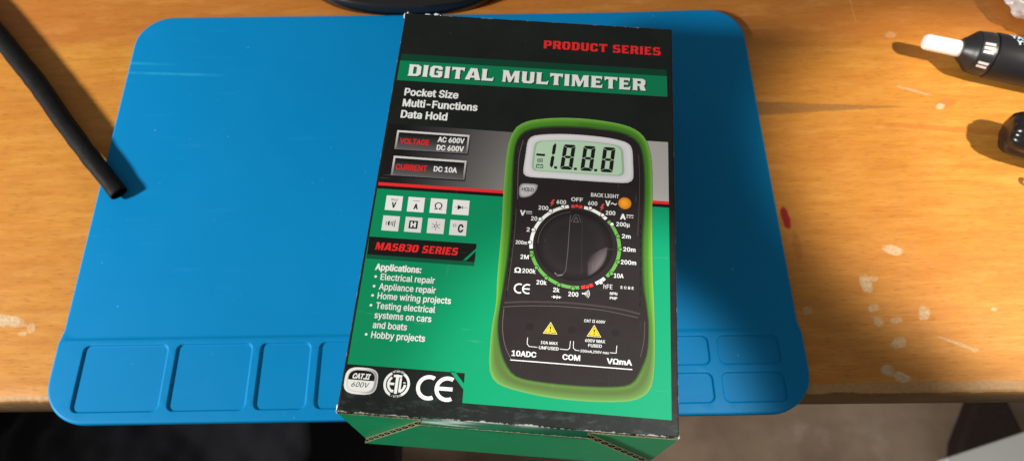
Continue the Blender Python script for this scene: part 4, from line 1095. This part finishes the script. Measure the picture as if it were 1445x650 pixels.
bm = bmesh.new(); lathe(bm, [(27, 11.4), (27.4, 12.0), (110, 12.0), (114, 8), (115, 5)], AX2, 48); bmesh.ops.recalc_face_normals(bm, faces=bm.faces)
o = from_bm('barrel', bm, BLACKPL, cap); smooth_by_angle(o, 40)
bm = bmesh.new(); lathe(bm, [(0, 1.6), (.3, 2.1), (1, 2.3), (34, 2.3), (34.6, 1.6)], Matrix.Identity(4), 24); bmesh.ops.recalc_face_normals(bm, faces=bm.faces)
o = from_bm('plastic_stick', bm, WHITEPL, None, False, (.4835, .1185, .0023)); o.rotation_euler = (0, 0, radians(-20)); smooth_by_angle(o, 40)
tag(o, 'thin white plastic stick on the table just below the glossy black marker cap', 'stick')

# ================================================================== BLACK DISH AT THE BACK
bm = bmesh.new()
def sell(cx, cy, a, b_, n, k=90): return sup(cx, cy, a, b_, n, k)
prof = [(1.0, .05), (.0, 1.2), (-.6, 5.0), (-.2, 8.2), (1.0, 9.6), (2.6, 10.0), (4.2, 9.5), (5.2, 8.0), (6.0, 4.6), (9.0, 3.4)]
prev = None
for ins, z in prof:
    cur = [bm.verts.new((p[0], p[1], z)) for p in sell(0, 0, 66 - ins, 48 - ins, 2.6)]
    if prev:
        for k in range(90): bm.faces.new([prev[k], prev[(k + 1) % 90], cur[(k + 1) % 90], cur[k]])
    else: bm.faces.new(list(reversed(cur)))
    prev = cur
bm.faces.new(prev); bmesh.ops.recalc_face_normals(bm, faces=bm.faces)
dish = from_bm('plastic_tray', bm, GLOSSB, None, True, (155.5 * MM, 281.3 * MM, 0.0002)); smooth_by_angle(dish, 50)
tag(dish, 'black plastic tray with rounded rim behind the cardboard box at the back of the mat', 'tray')

# ================================================================== PLASTIC BAG TOP RIGHT
bm = bmesh.new(); bmesh.ops.create_icosphere(bm, subdivisions=5, radius=1)
for v_ in bm.verts:
    p = v_.co.copy(); d = 1 + .22 * noise.noise(p * 1.6) + .16 * abs(noise.noise(p * 3.3 + Vector((4, 0, 0)))) + .07 * noise.noise(p * 8)
    v_.co = Vector((p.x * 30 * d, p.y * 27 * d, max(.3, 13 + p.z * 13 * d)))
bag = from_bm('plastic_bag', bm, mat_plastic_bag(), None, True, (533 * MM, 236 * MM, 0))
tag(bag, 'crumpled clear plastic bag holding small metal pieces at the back right corner', 'bag')
BRASS = mat_simple('brass', (.62, .50, .30), .25, .5, 1.0, 300, .05, .1)
for k, (x, y, z, a) in enumerate(((517, 228, 6, .3), (523, 236, 5.0, 1.3), (514, 238, 5, 2.2))):
    bm = bmesh.new(); M = axis_at((0, 0, 0), a); lathe(bm, [(-5, 1.6), (-4.8, 2.0), (4, 2.0), (4.2, 3.6), (6, 3.6), (6.2, 3.0)], M, 24)
    bmesh.ops.recalc_face_normals(bm, faces=bm.faces)
    o = from_bm('rivet', bm, BRASS, None, False, (x * MM, y * MM, z * MM)); smooth_by_angle(o, 40)
    tag(o, 'small brass rivet inside the clear plastic bag', 'rivet'); o['group'] = 'brass rivets in the plastic bag'

# ================================================================== BELOW THE TABLE
bm = bmesh.new(); bmesh.ops.create_grid(bm, x_segments=1, y_segments=1, size=4000)
fl = from_bm('floor', bm, mat_floor(), None, False, (0, 0, -.75)); fl['kind'] = 'structure'
CLOTH = mat_cloth()
bm = bmesh.new(); n1, n2 = 90, 60; g = []
for j in range(n2 + 1):
    r_ = []
    for i in range(n1 + 1):
        u, w = i / n1, j / n2; x = -420 + 480 * u; y = -150 + 330 * w
        edge = min(u, 1 - u, w, 1 - w) * 7; edge = min(1, edge) ** .6
        z = 150 * edge + 26 * noise.noise((x * .011, y * .014, 1)) * edge + 14 * abs(noise.noise((x * .022 + y * .012, y * .02, 5))) * edge + 5 * noise.noise((x * .06, y * .06, 2)) * edge
        r_.append(bm.verts.new((x, y, z)))
    g.append(r_)
for j in range(n2):
    for i in range(n1): bm.faces.new([g[j][i], g[j][i + 1], g[j + 1][i + 1], g[j + 1][i]])
bag2 = from_bm('jacket', bm, CLOTH, None, True, (.03, 0, -.52))
sd = bag2.modifiers.new('thickness', 'SOLIDIFY'); sd.thickness = .004
tag(bag2, 'crumpled black jacket on a stool below the left end of the table', 'jacket')
st = thing('stool', 'dark stool carrying the black jacket below the table', 'stool', (-150, 15, -750))
bm = bmesh.new(); add_box(bm, -220, 200, -150, 150, 200, 225); o = from_bm('seat', bm, LEGW, st); bevel(o, 4)
for sx_, sy_ in ((-1, -1), (1, -1), (-1, 1), (1, 1)):
    bm = bmesh.new(); add_box(bm, sx_ * 180 - 15, sx_ * 180 + 15, sy_ * 125 - 15, sy_ * 125 + 15, 0, 199.8); o = from_bm('leg', bm, LEGW, st); bevel(o, 2)
# dark cabinet panel and white board at the lower right
DKB = mat_simple('dark_brown_fabric', (.028, .018, .014), .8, .2, 0, 200, .3, .4)
bm = bmesh.new()
for z in (0, 60):
    pass
pl = [(812, 10), (925, 10), (935, 90), (915, 190), (880, 150), (840, 90)]
vb = [bm.verts.new((x, y, 0)) for x, y in pl]; vt2 = [bm.verts.new((x, y, 40)) for x, y in pl]
bm.faces.new(vt2); bm.faces.new(vb[::-1])
for k in range(len(pl)): bm.faces.new([vb[k], vb[(k + 1) % len(pl)], vt2[(k + 1) % len(pl)], vt2[k]])
bmesh.ops.recalc_face_normals(bm, faces=bm.faces)
o = from_bm('floor_cushion', bm, DKB, None, False, (0, 0, -.7495)); bevel(o, 8, 3)
tag(o, 'dark brown cushion on the floor behind the white board at the lower right', 'cushion')
WB = mat_simple('white_laminate', (.62, .62, .60), .45, .4, 0, 60, .1, .05)
bm = bmesh.new()
pl = [(607, 22), (606, -180), (900, -180), (900, 104)]
vb = [bm.verts.new((x, y, 0)) for x, y in pl]; vt2 = [bm.verts.new((x, y, 18)) for x, y in pl]
bm.faces.new(vt2); bm.faces.new(vb[::-1])
for k in range(4): bm.faces.new([vb[k], vb[(k + 1) % 4], vt2[(k + 1) % 4], vt2[k]])
bmesh.ops.recalc_face_normals(bm, faces=bm.faces)
wb = thing('side_table', 'low white board topped side table at the lower right corner', 'side table', (750, -60, -750))
o = from_bm('tabletop', bm, WB, wb, False, (-.75, .06, .382)); bevel(o, 2, 3)
for x, y in ((640, -150), (870, -150), (640, 0), (870, 60)):
    bm = bmesh.new(); add_box(bm, x - 750 - 14, x - 750 + 14, y + 60 - 14, y + 60 + 14, 0, 381.7); o = from_bm('leg', bm, WB, wb); bevel(o, 2)

# ================================================================== LIGHT
def spot(name, loc, target, power, color, size_deg, blend, radius):
    ld = bpy.data.lights.new(name, 'SPOT'); ld.energy = power; ld.color = color
    ld.spot_size = radians(size_deg); ld.spot_blend = blend; ld.shadow_soft_size = radius * MM
    o = bpy.data.objects.new(name, ld); COL.objects.link(o); o.location = [c * MM for c in loc]
    d = Vector(target) - Vector(loc); o.rotation_euler = d.to_track_quat('-Z', 'Y').to_euler(); return o
# lamp at the front left, fairly low: lights everything left of the box and throws its shadow right
spot('lamp', (-735, -144, 500), (170, 110, 0), 74.0, (1.0, .97, .92), 60, .5, 55)
# lamp high on the right behind: pool of warm light on the right of the table
spot('lamp', (840, -90, 640), (492, 112, 0), 50.0, (1.0, .90, .74), 19, .6, 14)
# added spot onto the box and mat front; its cone edge stands in for an unseen arm's shadow
spot('lamp', (560, -60, 750), (235, -4, 0), 25.0, (1.0, .97, .92), 13, .4, 14)
w = bpy.data.worlds.new('World'); scene.world = w; w.use_nodes = True
bg = w.node_tree.nodes['Background']; bg.inputs[0].default_value = (1.0, .93, .86, 1); bg.inputs[1].default_value = .225

# ================================================================== CAMERA (from a fit of the photograph's own perspective)
f_px, pitch, roll, yaw = 1036.114, 1.1417089, 0.0031349, -0.018907949
cam_d = bpy.data.cameras.new('camera'); cam_d.sensor_width = 36; cam_d.lens = f_px / 1445 * 36
cam_d.clip_start = .01; cam_d.clip_end = 50
cam = bpy.data.objects.new('camera', cam_d); COL.objects.link(cam)
fwd = Vector((0, cos(pitch), -sin(pitch))); right = Vector((1, 0, 0)); up = right.cross(fwd)
Rz = Matrix.Rotation(yaw, 3, 'Z'); fwd, right, up = Rz @ fwd, Rz @ right, Rz @ up
r2 = right * cos(roll) + up * sin(roll); u2 = -right * sin(roll) + up * cos(roll)
M = Matrix((r2, u2, -fwd)).transposed().to_4x4(); M.translation = Vector((211.07, -61.246, 340.67)) * MM
cam.matrix_world = M
cam_d.dof.use_dof = True; cam_d.dof.focus_distance = .298; cam_d.dof.aperture_fstop = 11.0
scene.camera = cam
scene.view_settings.view_transform = 'Standard'; scene.view_settings.look = 'None'
scene.view_settings.exposure = 0; scene.view_settings.gamma = 1
